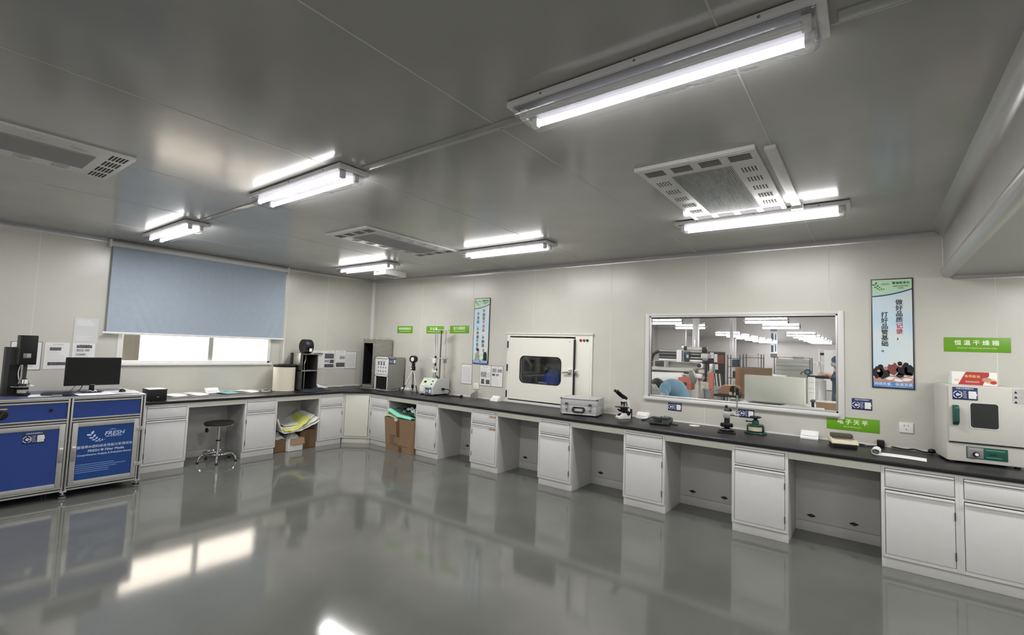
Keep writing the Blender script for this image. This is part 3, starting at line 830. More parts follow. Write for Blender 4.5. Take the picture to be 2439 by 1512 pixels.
notice('notice_sheet', 'second notice from the dark cabinet, three rows of dark pictures', (0, -.872, 1.308), 90, .200, .310, GA2, ((-.44, .44, .06, .34, 'photo'), (-.44, .0, -.15, -.02, 'photo2'), (.06, .46, -.2, 0, 'photo'), (-.44, .46, -.44, -.25, 'photo')))
notice('notice_sheet', 'third notice from the dark cabinet, one grey and one dark picture', (0, -.648, 1.312), 90, .205, .316, GA2, ((-.1, .42, .02, .20, 'photo2'), (-.42, .44, -.42, -.18, 'photo')))
notice('clip_frame', 'framed bluish table sheet at the right end of the notice row', (0, -.432, 1.30), 90, .215, .30, GA2, 'table', 'grey')
notice('clip_frame', 'sheet in a clear holder on the wall between tester and poster', (2.468, 0, 1.187), 0, .218, .30, 'notices by the pass box', 'table', 'grey')
notice('notice_sheet', 'left notice of the pair by the pass box, with four grey pictures', (2.858, 0, 1.187), 0, .218, .305, 'notices by the pass box', ((-.42, .12, -.08, .18, 'photo2'), (.18, .45, -.1, .16, 'sleeve'), (-.36, -.08, -.42, -.18, 'photo'), (.08, .42, -.42, -.2, 'photo')), 'grey')
notice('notice_sheet', 'right notice of the pair by the pass box, small pictures at its top', (3.086, 0, 1.187), 0, .218, .305, 'notices by the pass box', ((-.42, -.05, .20, .38, 'photo2'), (.05, .45, .2, .36, 'photo2'), (-.42, -.16, .02, .12, 'photo'), (-.08, .18, .02, .12, 'photo2')), 'grey')
notice('clip_frame', 'edge of a sheet on the wall right of the oven', (8.71, 0, 1.146), 0, .22, .32, 'sheet by the oven', 'text', 'grey')

def outlet(x, z, label):
    t = thing('wall_socket', label, 'socket', (x, 0, z), 0, 'white wall sockets')
    m = MB(); m.box(-.05, .05, -.012, 0, -.046, .046, 'white', .004); m.build('plate', t)
    m = MB()
    for a, b, s in ((-.014, .018, 25), (.014, .018, -25), (0, -.016, 0)):
        m.box(a-.002, a+.002, -.0135, -.0115, b-.006, b+.006, 'gap')
    m.build('slots', t)
outlet(2.687, 1.011, 'white wall socket below the narrow poster, left of the pass box')
outlet(7.858, 1.028, 'white wall socket below the large poster, left of the oven')
# ---------------------------------------------------------------- pass box
t = thing('pass_box', 'cream pass box with a dark rounded window set into the back wall', 'pass box', (3.275, 0, .815))
m = MB()       # frame; local z from .815
X1, Z1 = 1.41, 1.022
m.box(0, .05, -.022, 0, .0195, Z1, 'pass', .003); m.box(X1-.03, X1, -.022, 0, .05, Z1, 'pass', .003)
m.box(.05, X1-.03, -.022, 0, Z1-.035, Z1, 'pass', .003); m.box(-.006, X1+.012, -.036, 0, Z1-.008, Z1+.012, 'alu_white', .004); m.box(0, X1, -.05, 0, .0195, .055, 'alu_white', .004)
m.box(1.155, X1-.03, -.022, .0, .05, Z1-.035, 'pass', .003)
m.build('frame', t)
m = MB()       # chamber behind the door; pale and dark wall colours stand in for its light
m.box(.05, 1.36, .0, .6, .045, .05, 'pass'); m.box(.045, .05, 0, .6, .05, 1.0, 'pass'); m.box(1.36, 1.365, 0, .6, .05, 1.0, 'steel_dark')
m.box(.05, 1.36, .6, .605, .05, 1.0, 'steel_dark'); m.box(.05, 1.36, 0, .6, 1.0, 1.005, 'pass')
m.box(.05, .66, .575, .6, .05, 1.0, 'steel')
m.build('chamber', t)
def rrect(x0, x1, z0, z1, r, n=6):
    P = []
    for cx, cz, a in ((x1-r, z1-r, 0), (x0+r, z1-r, PI/2), (x0+r, z0+r, PI), (x1-r, z0+r, 1.5*PI)):
        P += [(cx+r*math.cos(a+k/n*PI/2), cz+r*math.sin(a+k/n*PI/2)) for k in range(n+1)]
    return P
# door leaf with a rounded opening, built as a ring of quads
def ring_plate(m, outer, inner_pts, ya, yb, k):
    bm = bmesh.new()
    cx = sum(p[0] for p in inner_pts)/len(inner_pts); cz = sum(p[1] for p in inner_pts)/len(inner_pts)
    x0, x1, z0, z1 = outer
    def out(p):
        dx, dz = p[0]-cx, p[1]-cz
        s = min(((x1-cx) if dx > 0 else (x0-cx))/dx if abs(dx) > 1e-9 else 1e9, ((z1-cz) if dz > 0 else (z0-cz))/dz if abs(dz) > 1e-9 else 1e9)
        return (cx+dx*s, cz+dz*s)
    pts = []
    N = len(inner_pts)
    for i in range(N):
        a, b = inner_pts[i], inner_pts[(i+1) % N]
        for q in range(10): pts.append((a[0]+(b[0]-a[0])*q/10, a[1]+(b[1]-a[1])*q/10))
    outs = [out(p) for p in pts]
    for cxx, czz in ((x0, z0), (x0, z1), (x1, z0), (x1, z1)):
        j = min(range(len(outs)), key=lambda i: (outs[i][0]-cxx)**2+(outs[i][1]-czz)**2); outs[j] = (cxx, czz)
    L = [[bm.verts.new((p[0], y, p[1])) for p in ps] for ps, y in ((pts, ya), (outs, ya), (pts, yb), (outs, yb))]
    n = len(pts)
    for i in range(n):
        j = (i+1) % n
        for q in ((L[0][i], L[0][j], L[1][j], L[1][i]), (L[2][i], L[3][i], L[3][j], L[2][j]), (L[0][i], L[2][i], L[2][j], L[0][j]), (L[1][i], L[1][j], L[3][j], L[3][i])):
            try: bm.faces.new(q)
            except ValueError: pass
    bmesh.ops.remove_doubles(bm, verts=bm.verts, dist=1e-6)
    bmesh.ops.recalc_face_normals(bm, faces=bm.faces)
    m._merge(bm, k)
m = MB(); win = rrect(.278, .965, .322, .702, .075)
ring_plate(m, (.058, 1.150, .075, .965), win, -.062, -.024, 'pass')
m.box(1.152, 1.162, -.066, -.02, .075, .95, 'gap')
d = m.build('door', t)
m = MB()
cx, cz = .6215, .512
big = [(cx+(p[0]-cx)*1.012, cz+(p[1]-cz)*1.02) for p in win]; small = [(cx+(p[0]-cx)*.972, cz+(p[1]-cz)*.955) for p in win]
bm = bmesh.new(); n = len(win)
L = [[bm.verts.new((p[0], y, p[1])) for p in ps] for ps, y in ((big, -.0665), (small, -.0665), (big, -.058), (small, -.058))]
for i in range(n):
    j = (i+1) % n
    for q in ((L[0][i], L[0][j], L[1][j], L[1][i]), (L[0][i], L[2][i], L[2][j], L[0][j]), (L[1][i], L[1][j], L[3][j], L[3][i])): bm.faces.new(q)
bmesh.ops.recalc_face_normals(bm, faces=bm.faces); m._merge(bm, 'black'); m.build('gasket', d)
m = MB(); m.prism(small, 'y', -.05, -.044, 'passw'); m.build('pane', d)
for z in (.14, .52, .86):
    m = MB(); m.cyl((.047, -.066, z-.05), (.047, -.066, z+.05), .010, 'navy_cloth', n=12); m.build('hinge', d)
m = MB(); m.box(1.09, 1.135, -.085, -.062, .48, .555, 'chrome', .004); m.cyl((1.02, -.10, .505), (1.11, -.095, .515), .011, 'chrome', r2=.016, n=12); m.ball((1.015, -.10, .504), .014, 'chrome'); m.cyl((1.11, -.098, .515), (1.11, -.07, .515), .014, 'chrome', n=12)
m.build('handle', d)
m = MB(); m.box(1.168, 1.21, -.06, -.02, .485, .545, 'chrome', .004); m.build('latch', t)
m = MB(); m.box(1.075, 1.115, -.0635, -.062, .905, .938, 'paper'); rect(m, 1.082, 1.092, .912, .930, -.0642, 'ink'); rect(m, 1.096, 1.110, .912, .917, -.0642, 'ink'); m.build('sticker', d)
for x, k in ((1.235, 'red'), (1.285, 'mark_ink'), (1.335, 'oven_green')):
    m = MB(); m.lathe([(.019, -.0), (.019, -.006), (.014, -.008), (.014, -.018), (.010, -.022)], k, (x, -.022, .945), 16, 'y')
    b_ = m.build('indicator_button', t)
t = thing('blue_bag', 'blue bag with white lettering lying inside the pass box', 'bag', (3.90, .22, .8652))
m = MB()
def bagf(u, v):
    a = 2*PI*u; r = .20*(1-.55*v)*(1+.12*math.sin(3*a+2*v)); return (r*1.25*math.cos(a)+.02*v, .6*r*math.sin(a), (.46*v)*(1-.10*math.sin(2*a)))
m.surf(bagf, 28, 10, 'blue'); m.build('sack', t)
m = MB(); m.ball((.22, .05, .17), .17, 'blue', (1.1, .7, .75)); m.build('folded_end', t)
text('FRESH', .05, 'print_white', t, (-.04, -.150, .27), bold=.001)

# ---------------------------------------------------------------- blue workstation cart
CT = (1.30, -4.465, 0)
t = thing('workstation_cart', 'blue panelled aluminium workstation cart on levelling feet at the left edge', 'cart', CT, 90)
# local: x -> world y, -y -> world +x ; front face at y=0, back at y=.83
PX = (-.600, -.005, .582); TZ = .972
def ext(m, x0, x1, y0, y1, z0, z1): m.box(x0, x1, y0, y1, z0, z1, 'alu', .002)
m = MB()
for x in PX:
    for y in (0, .79):
        ext(m, x-.02, x-.006, y, y+.04, .075, TZ); ext(m, x+.006, x+.02, y, y+.04, .075, TZ); m.box(x-.006, x+.006, y+.008, y+.032, .075, TZ, 'gap')
for a, b in zip(PX, PX[1:]):
    for z in (.075, .735, .932):
        for y in (0, .79):
            ext(m, a+.02, b-.02, y, y+.04, z, z+.014); ext(m, a+.02, b-.02, y, y+.04, z+.026, z+.04); m.box(a+.02, b-.02, y+.008, y+.032, z+.014, z+.026, 'gap')
for x in (PX[0], PX[2]):
    for z in (.075, .735, .932): ext(m, x-.02, x+.02, .04, .79, z, z+.04)
m.build('frame', t)
m = MB(); m.box(PX[0]-.02, PX[2]+.02, -.006, .835, TZ, TZ+.012, 'alu', .003); m.box(PX[0]+.015, PX[2]-.03, .03, .80, TZ+.012, TZ+.0135, 'navy_top'); m.build('top_board', t)
for i, (a, b) in enumerate(zip(PX, PX[1:])):
    m = MB(); m.box(a+.022, b-.022, .014, .024, .777, .930, 'blue'); m.build('upper_panel', t)
    m = MB(); m.box(a+.022, b-.022, .80, .81, .117, .930, 'blue'); m.build('back_panel', t)
m = MB(); m.box(PX[2]-.01, PX[2]+.012, .042, .788, .117, .930, 'blue'); m.build('side_panel', t)
m = MB(); m.box(PX[0]-.012, PX[0]+.01, .042, .788, .117, .930, 'blue'); m.build('side_panel', t)
for i, (a, b) in enumerate(zip(PX, PX[1:])):
    m = MB(); x0, x1, z0, z1 = a+.026, b-.026, .119, .728; fr = .042
    for q in ((x0, x0+fr, z0, z1), (x1-fr, x1, z0, z1), (x0+fr, x1-fr, z0, z0+fr), (x0+fr, x1-fr, z1-fr, z1)):
        m.box(q[0], q[1], -.012, .02, q[2], q[3], 'alu', .002)
    d = m.build('door', t, None)
    m = MB(); m.box(x0+fr, x1-fr, -.004, .004, z0+fr, z1-fr, 'blue' if i == 0 else 'blue_print'); pn = m.build('panel', d)
    hx = x1-.020 if i == 0 else x0+.020
    m = MB(); m.box(hx-.016, hx+.016, -.016, -.012, .355, .505, 'steel', .002); m.prism([(-.012, .46), (-.012, .50), (-.036, .497), (-.036, .487)], 'x', hx-.014, hx+.014, 'white', .002); m.build('handle', d)
    hz = x0-.01 if i == 0 else x1+.012
    for z in (.25, .62):
        m = MB(); m.box(hz-.03, hz+.03, -.018, -.012, z-.02, z+.02, 'alu', .002); m.cyl((hz, -.02, z-.02), (hz, -.02, z+.02), .006, 'alu', n=10); m.build('hinge', d)
    if i == 0:
        plaque(t, (x1-.215, -.0042, .620), .155, .105)
    else:
        cx = (x0+x1)/2; Y = -.0047
        q = MB(); sprout(q, cx-.075, .575, .105, Y, 'print_white'); q.flat([(cx+.015, .633), (cx+.05, .642), (cx+.085, .632), (cx+.05, .6365)], Y, 'print_white'); q.build('leaf_logo', t)
        text('FRESH', .056, 'print_white', t, (cx+.065, Y, .597), bold=.001, shear=.2, sx=1.05)
        text('AIR FILTRATION', .018, 'print_white', t, (cx+.06, Y, .568), bold=.0004, shear=.2)
        text('富瑞希®滤料综合性能分析测试台', .0305, 'print_white', t, (cx+.0, Y, .478), bold=.0004)
        text('FRESH ® Filter Media', .033, 'print_white', t, (cx+.01, Y, .437), bold=.0008)
        text('Comprehensive Analysis & Evaluation Device', .0255, 'print_white', t, (cx, Y, .400), bold=.0006, sx=.93)
        q = MB()
        for k, ln in enumerate((.30, .40, .32, .26, .26)): rect(q, x0+fr+.006, x0+fr+.006+ln, .308-k*.019-.003, .308-k*.019+.003, Y, 'print_small')
        q.build('small_print', t)
m = MB(); m.lathe([(.045, 0), (.045, -.012), (.034, -.016), (.034, -.022)], 'black', (-.475, .014, .85), 24, 'y'); m.box(-.481, -.469, -.022, -.006, .82, .88, 'grey_dark', .003, T=Matrix.Translation((-.475, 0, .85)) @ Matrix.Rotation(.5, 4, 'Y') @ Matrix.Translation((.475, 0, -.85))); m.build('rotary_switch', t)
m = MB(); m.box(-.56, -.438, .008, .014, .893, .905, 'gold', .001); m.build('switch_label', t, None)
m = MB(); m.cyl((-.145, .004, .865), (-.145, .016, .865), .014, 'black', n=16); m.build('socket_hole', t)
for x in PX:
    for y in (.02, .81):
        m = MB(); m.cyl((x, y, .035), (x, y, .078), .012, 'chrome', n=12); m.box(x-.025, x+.025, y-.025, y+.025, .062, .076, 'alu', .002)
        m.lathe([(.024, .0), (.030, .006), (.030, .02), (.02, .03), (.02, .038)], 'grey', (x, y, 0), 18); m.lathe([(.0285, .021), (.031, .028), (.0285, .035)], 'black', (x, y, 0), 18); m.build('levelling_foot', t)

CTZ = TZ+.0135
# measuring instrument on the cart
t = thing('measuring_instrument', 'tall black measuring instrument with a chrome sample table on the cart', 'instrument', (.92, -4.78, CTZ), 90)
m = MB(); m.box(-.125, -.005, .02, .15, 0, .47, 'grey_dark', .004); m.box(-.09, -.004, .012, .03, .0, .30, 'black'); m.build('column', t)
m = MB(); m.box(-.050, .075, -.10, .07, .305, .59, 'grey_dark', .004); m.box(-.043, .075, -.103, -.10, .305, .59, 'black', .001); m.build('head', t)
m = MB(); m.box(-.02, .035, -.106, -.103, .37, .415, 'grey', .001); rect(m, .006, .03, .377, .412, -.1066, 'plastic_bag'); m.build('label_sticker', t)
m = MB(); m.cyl((.01, -.05, .16), (.01, -.05, .31), .014, 'grey_dark', n=16); m.cyl((-.012, -.045, .15), (-.012, -.045, .305), .008, 'chrome', n=12); m.tube([(-.015, .0, .31), (-.03, -.01, .22), (-.02, -.03, .14)], .004, 'white'); m.build('spindle', t)
m = MB(); m.lathe([(.05, 0), (.055, .015), (.052, .03)], 'black', (.01, -.05, .0), 24)
m.lathe([(.046, .03), (.046, .062), (.040, .066)], 'chrome', (.01, -.05, 0), 32); m.lathe([(.038, .066), (.038, .085)], 'black', (.01, -.05, 0), 24)
m.lathe([(.055, .085), (.092, .090), (.092, .096), (.060, .108), (.048, .118)], 'chrome', (.01, -.05, 0), 36); m.lathe([(.046, .118), (.046, .121)], 'black', (.01, -.05, 0), 24); m.lathe([(.046, .121), (.036, .160), (.020, .163)], 'chrome', (.01, -.05, 0), 32); m.lathe([(.022, .163), (.020, .168)], 'black', (.01, -.05, 0), 20)
m.build('sample_table', t)

t = thing('monitor', 'black flat monitor on the blue cart in front of the notices', 'monitor', (.85, -4.225, CTZ), 90)
m = MB(); m.box(-.232, .232, -.008, .022, .072, .372, 'black', .005); rect(m, -.222, .222, .088, .364, -.0088, 'screen'); rect(m, -.02, .02, .077, .083, -.0088, 'grey'); m.build('display', t)
m = MB(); m.box(-.022, .022, .02, .035, 0.0, .2, 'black', .004); m.build('stand', t)
m = MB(); m.box(-.09, .09, -.06, .12, 0, .008, 'black', .004); m.build('foot', t)
m = MB(); m.tube([(-.07, .03, .10), (-.09, .02, .04), (-.14, -.02, .006), (-.2, -.06, .005)], .004, 'black'); m.tube([(-.12, .03, .10), (-.14, .05, .05), (-.17, .06, .01)], .0025, 'black'); m.tube([(-.05, -.03, .004), (-.03, -.06, .02), (.0, -.05, .006), (.02, -.03, .02), (.03, -.05, .004)], .004, 'white'); m.build('cable', t)
t = thing('computer_mouse', 'black mouse lying on the papers at the right end of the cart', 'mouse', (1.0, -4.0, CTZ+.0062), 75)
m = MB(); m.ball((0, 0, .0), .033, 'black', (.95, 1.55, .95)); o_ = m.build('shell', t)
for v in o_.data.vertices: v.co.z = max(0, v.co.z)
m = MB(); m.cyl((-.003, -.025, .029), (.003, -.025, .029), .007, 'grey_dark', n=12); m.build('scroll_wheel', t)
def sheet(name, label, loc, rz, w, h, k, group=None, curl=.0, th=.002, cat='paper', nu=14, nv=10):
    m = MB()
    m.surf(lambda u, v: ((u-.5)*w, (v-.5)*h, th+curl*((2*u-1)**2)*(.4+.6*v)), nu, nv, k, th)
    for q in (0,): pass
    o = m.build(name, None, loc); o.rotation_euler = (0, 0, math.radians(rz)); return tag(o, label, cat, group)
GP = 'papers lying on the cart'
sheet('paper_sheet', 'white sheet beside the chrome sample table of the instrument', (1.03, -4.66, CTZ), 82, .16, .22, 'paper', GP)
sheet('paper_sheet', 'large cream paper lying below the monitor', (1.13, -4.26, CTZ), 94, .30, .21, 'paper', GP, .004)
sheet('paper_sheet', 'pale bluish sheets under the mouse', (1.02, -4.02, CTZ), 86, .30, .36, 'sleeve', GP, th=.005)
t = thing('tablet_pad', 'dark grey pad device lying between the instrument and the monitor', 'device', (1.06, -4.53, CTZ+.0), 68)
m = MB(); m.box(-.115, .115, -.075, .075, .004, .030, 'grey_dark', .008); m.box(-.10, .10, -.06, .05, .029, .033, 'black', .003); m.build('body', t)
m = MB(); m.box(-.03, .05, -.09, -.06, .0, .012, 'alu', .003); m.build('clip', t)

# ---------------------------------------------------------------- things on the left bench
t = thing('storage_box', 'black box with a pale top at the left end of the bench beside the cart', 'box', (.60, -3.57, ZT), 90)
m = MB(); m.box(-.095, .095, -.085, .14, 0, .125, 'black', .006); m.build('body', t)
m = MB(); m.box(-.097, .097, -.087, .142, .122, .137, 'grey_dark', .003); m.box(-.085, .085, -.075, .13, .137, .139, 'paper'); m.build('lid', t)
m = MB(); m.box(-.01, .015, -.088, -.084, .04, .05, 'grey', .001); m.build('catch', t)
def notebook(label, loc, rz, group, tab=True):
    t = thing('open_notebook', label, 'notebook', loc, rz, group)
    m = MB(); m.surf(lambda u, v: ((u-.5)*.20, (v-.5)*.29, .008+.010*(abs(2*u-1))**2+.004*math.sin(3*v)), 16, 10, 'paper', .004); m.build('pages', t)
    m = MB(); m.box(-.105, .105, -.15, .15, 0, .004, 'white', .001); m.build('cover', t)
    if tab:
        m = MB(); m.box(-.05, .05, .07, .13, .014, .026, 'white', .003); m.build('clip', t)
    return t
GN = 'open notebooks on the bench under the window'
notebook('open notebook just right of the black box', (.24, -3.28, ZT), 110, GN, False)
notebook('open notebook in the middle, left of the white sign holder', (.24, -3.02, ZT), 108, GN)
notebook('open notebook right of the teal folder', (.19, -2.32, ZT), 110, GN)
def sign_holder(label, loc, rz, w=.15):
    t = thing('sign_holder', label, 'sign holder', loc, rz, 'white sloped sign holders on the bench')
    m = MB(); m.prism([(-.055, 0), (.055, 0), (.055, .004), (.03, .075), (.022, .075), (-.05, .018), (-.055, .014)], 'x', -w/2, w/2, 'white', .002); m.build('block', t)
    m = MB(); m.prism([(-.038, .0335), (.016, .077), (.0155, .0776), (-.0385, .0341)], 'x', -w*.40, w*.40, 'paper'); m.build('card', t)
    return t
sign_holder('white sign holder under the window between notebook and teal folder', (.12, -2.76, ZT), 90, .17)
sign_holder('white sign holder on the bench at the lower left corner of the pass box', (3.17, -.115, ZT), 0, .14)
sign_holder('white sign holder between the microscope and the dark scale', (5.41, -.075, ZT), 0, .15)
sign_holder('white sign holder between the green cutter and the beige balance', (7.115, -.062, ZT), 0, .15)
t = tag(sheet('folder', 'teal folder lying with a lifted flap on the bench under the window', (.20, -2.60, ZT), 105, .21, .30, 'teal_folder', None, .012, .003, 'folder'), 'teal folder lying with a lifted flap on the bench under the window', 'folder')
t = thing('cable', 'white cable curled on the bench left of the cream filter', 'cable', (.2, -2.05, ZT))
m = MB(); m.tube([(.0, .07, .007), (.05, .05, .007), (.10, -.02, .007), (.05, -.07, .007), (-.05, -.02, .007), (-.14, .08, .02)], .006, 'white'); m.build('lead', t)

t = thing('filter_cartridge', 'cream pleated filter cylinder with a black rim beside the dark cabinet', 'filter', (.235, -1.783, ZT))
m = MB(); n = 90; R_ = .158
m.prism([((R_ if k % 2 else R_-.0009)*math.cos(2*PI*k/n), (R_ if k % 2 else R_-.0009)*math.sin(2*PI*k/n)) for k in range(n)], 'z', .008, .385, 'cream'); m.build('pleats', t)
m = MB(); m.lathe([(.14, .37), (.162, .372), (.165, .385), (.165, .402), (.155, .408), (.10, .408), (.10, .38)], 'black', n=40); m.build('end_cap', t, None)
m = MB(); m.lathe([(.157, 0), (.161, .003), (.161, .010), (.15, .012)], 'cream', n=40); m.build('base_ring', t)

t = thing('test_cabinet', 'dark narrow two compartment cabinet with grey clamp plate, left of the notices', 'cabinet', (.0, -1.475, ZT))
m = MB()
x0, x1, ya, yb, h = .11, .43, -.135, .135, .583
m.box(x0, x1, ya, ya+.012, 0, h, 'steel_dark', .002); m.box(x0, x1, yb-.012, yb, 0, h, 'steel_dark', .002); m.box(x0, x0+.01, ya, yb, 0, h, 'black'); m.box(x0, x1, ya, yb, h-.012, h, 'steel', .002); m.box(x0, x1, ya, yb, 0, .012, 'steel_dark')
m.box(x0, x1+.003, ya, yb, .305, .322, 'steel', .002); m.box(x0+.01, x1-.03, -.03, -.026, .322, h-.01, 'black')
m.build('housing', t)
m = MB(); m.cyl((x1-.02, -.075, .0), (x1-.02, -.075, .31), .006, 'chrome', n=10); m.tube([(x1-.04, -.07, .32), (x1-.02, -.085, .42), (x1-.03, -.06, .50), (x1-.01, -.075, .56)], .008, 'steel'); m.build('tension_rod', t)
m = MB(); m.box(.20, .40, ya-.02, ya-.001, .40, .59, 'steel', .003); m.box(.10, .19, ya-.018, ya-.001, .40, .59, 'black', .003); m.cyl((.385, ya-.026, .42), (.385, ya-.018, .42), .008, 'black', n=10); m.build('clamp_plate', t)
t = thing('film_roll', 'black roll standing on the dark cabinet with a small white tag', 'roll', (.29, -1.475, ZT+.583))
m = MB(); n = 40
m.lathe([(.050, -.062), (.112, -.065), (.115, -.06), (.115, .06), (.112, .065), (.050, .062), (.050, -.062)], 'black', (0, 0, .1152), 40, 'y'); m.build('wound_film', t)
m = MB(); m.lathe([(.048, -.058), (.048, .058)], 'grey_dark', (0, 0, .1152), 24, 'y'); m.build('core', t)
m = MB(); m.box(.112, .1155, -.01, .035, .035, .085, 'paper', .0005, T=Matrix.Rotation(.0, 4, 'Y')); m.build('tag', t)
t = thing('rag', 'crumpled dark navy cloth lying in front of the dark cabinet', 'cloth', (.56, -1.42, ZT))
m = MB(); m.surf(lambda u, v: ((u-.5)*.20*(1-.2*v)-.0, (v-.5)*.44, .003+.055*math.sin(PI*u)*math.sin(PI*v)*(.6+.4*math.sin(9*u+6*v))), 22, 30, 'navy_cloth', .003); m.build('folds', t)
t = thing('paper_bag', 'white packet lying against the wall right of the dark cabinet', 'packet', (.07, -1.03, ZT))
m = MB(); m.surf(lambda u, v: ((u-.5)*.11, (v-.5)*.20, .004+.055*math.sin(PI*u)*(1-.7*v)+.006*math.sin(7*v)), 12, 14, 'white_fibre', .003); m.build('sheet', t)
m = MB(); m.tube([(.04, -.06, .06), (.05, .03, .05), (.05, .10, .012), (.04, .14, .005)], .003, 'grey'); m.build('cord', t)
t = thing('cable', 'thin white cable along the wall behind the notices row', 'cable', (.03, -.62, ZT))
m = MB(); m.tube([(0, -.3, .004), (.015, -.1, .004), (.03, .0, .004), (.005, .12, .02), (.01, .3, .004), (0, .42, .004)], .004, 'white'); m.build('lead', t)

# ---------------------------------------------------------------- corner: steel cabinet, test unit, tripod
t = thing('steel_cabinet', 'tall brushed steel cabinet with a dark opening standing in the room corner', 'cabinet', (.30, -.40, ZT))
m = MB(); W_, D_, H_ = .36, .37, .86
m.box(0, .02, 0, D_, 0, H_, 'steel', .002); m.box(W_-.02, W_, 0, D_, 0, H_, 'steel', .002); m.box(0, W_, D_-.01, D_, 0, H_, 'steel'); m.box(0, W_, 0, D_, H_-.015, H_, 'steel', .002); m.box(0, W_, 0, D_, 0, .055, 'steel', .002)
m.box(.02, W_-.02, 0, .012, H_-.07, H_-.015, 'steel'); m.box(W_-.075, W_-.02, 0, .012, .055, H_-.07, 'steel', .002); m.box(.02, W_-.02, .3, .31, .055, H_-.015, 'black'); m.box(.0205, .024, .012, .3, .055, H_-.016, 'black'); m.box(W_-.024, W_-.0205, .012, .3, .055, H_-.016, 'black')
m.build('housing', t)
m = MB(); m.tube([(.04, .03, H_), (.04, .03, H_+.035)], .005, 'chrome', smooth=False); m.tube([(W_-.03, .03, H_), (W_-.03, .03, H_+.035)], .005, 'chrome', smooth=False); m.tube([(W_-.03, .33, H_), (W_-.03, .33, H_+.035)], .005, 'chrome', smooth=False); m.tube([(.04, .03, H_+.035), (W_-.03, .03, H_+.035), (W_-.03, .33, H_+.035)], .005, 'chrome', smooth=False); m.build('top_rail', t)
for z in (.30, .53, .76):
    m = MB(); m.box(W_-.07, W_-.055, -.006, 0, z-.015, z+.015, 'chrome', .002); m.build('latch', t)
t = thing('test_unit', 'grey metal test unit with a white framed picture chart, by the steel cabinet', 'test unit', (.668, -.385, ZT))
m = MB(); W_, D_, H_ = .345, .36, .557
m.box(.0, W_-.012, .012, D_, .245, H_, 'hammertone', .004); m.box(W_-.012, W_, .0, D_, 0, H_, 'hammertone', .003); m.box(0, .012, 0, D_, 0, .245, 'hammertone'); m.box(.014, W_-.014, .02, D_-.014, .012, .243, 'black'); m.box(0, W_, D_-.012, D_, 0, .245, 'black'); m.box(0, W_, 0, D_, 0, .010, 'steel_dark'); m.build('housing', t)
m = MB()
for q in ((0, W_, H_-.022, H_), (0, W_, .225, .247), (0, .02, .0, H_), (W_-.018, W_, 0.0, H_)): m.box(q[0], q[1], -.006, .012, q[2], q[3], 'white', .002)
m.build('front_frame', t)
m = MB(); m.box(.022, W_-.02, .004, .010, .248, H_-.024, 'alu'); rect(m, .035, W_-.032, .262, H_-.036, .0034, 'paper')
for i in range(3):
    rect(m, .055+i*.072, .102+i*.072, .455, .480, .0028, 'photo'); rect(m, .060+i*.072, .098+i*.072, .415, .450, .0028, 'photo')
for i in range(4):
    for j in range(2):
        cx = .075+i*.066; cz = .375-j*.065
        m.flat(blob(cx, cz+.008, .015, .010), .0028, 'photo'); rect(m, cx-.005, cx+.007, cz-.02, cz, .0028, 'photo')
rect(m, .10, .27, .498, .505, .0028, 'ink'); m.build('picture_chart', t)
plaque(t, (W_+.0005, .085, H_-.062), .14, .10, rz=90)
t = thing('base_tray', 'flat grey steel tray under the steel cabinet and the test unit', 'tray', (.32, -.52, ZT))
m = MB(); m.box(0, .62, 0, .10, 0, .006, 'steel', .002); m.box(0, .62, 0, .006, 0, .016, 'steel', .002); m.build('plate', t)
t = thing('ring_light_tripod', 'small silver tripod with a round black framed disc beside the test unit', 'tripod', (1.44, -.20, ZT))
ax = Vector((0, 0, .42))
for k, (fx, fy) in enumerate(((-.02, -.20), (.17, -.05), (-.13, .12))):
    m = MB(); f_ = Vector((fx, fy, .012)); mid = f_.lerp(Vector((0, 0, .38)), .28)
    m.cyl(mid, (0, 0, .38), .010, 'alu', r2=.013, n=12); m.cyl(f_, mid, .009, 'black', n=10); m.ball(f_, .012, 'black', n=10); m.build('leg', t)
m = MB(); m.box(-.028, .028, -.024, .024, .355, .425, 'black', .006); m.cyl((0, 0, .12), (0, 0, .36), .006, 'grey_dark', n=10); m.box(-.016, .016, -.014, .014, .06, .12, 'black', .004); m.box(-.03, -.005, -.034, -.024, .38, .40, 'white', .003); m.build('head', t)
m = MB(); m.box(-.020, .020, -.018, .018, .425, .465, 'black', .004); m.box(-.032, .032, -.022, .022, .465, .475, 'black', .003); m.build('clamp', t)
m = MB(); m.lathe([(.050, .05), (.066, .05), (.070, .04), (.070, -.045), (.066, -.05), (.058, -.05), (.056, -.035)], 'black', (0, 0, 0), 32, 'y'); m.lathe([(.056, -.034), (.03, -.036), (.0, -.037)], 'paper', (0, 0, 0), 32, 'y'); m.box(-.018, .018, -.018, .018, -.085, -.06, 'black', .003)
o_ = m.build('lamp_head', t, (-.005, 0, .545)); o_.scale = (.85, .85, .85); o_.rotation_euler = (0, 0, math.radians(5))
t = thing('cable', 'grey cable hanging from the round disc to the bench behind the tripod', 'cable', (1.35, -.12, ZT))
m = MB(); m.tube([(.03, -.06, .50), (-.02, -.02, .25), (-.05, .02, .06), (-.03, -.02, .006), (-.08, -.12, .005)], .003, 'plastic_bag'); m.build('lead', t)
t = thing('socket_strip', 'white socket strip lying on the bench behind the tripod', 'socket strip', (1.17, -.09, ZT), -14)
m = MB(); m.box(-.13, .13, -.03, .03, 0, .04, 'white', .006); m.build('body', t)
m = MB(); m.lathe([(.022, 0), (.022, .03), (.012, .045)], 'white', (-.09, -.06, .02), 14, 'y'); m.build('plug', t)
t = thing('cable', 'grey cable winding over the bench in front of the test unit', 'cable', (1.0, -.42, ZT))
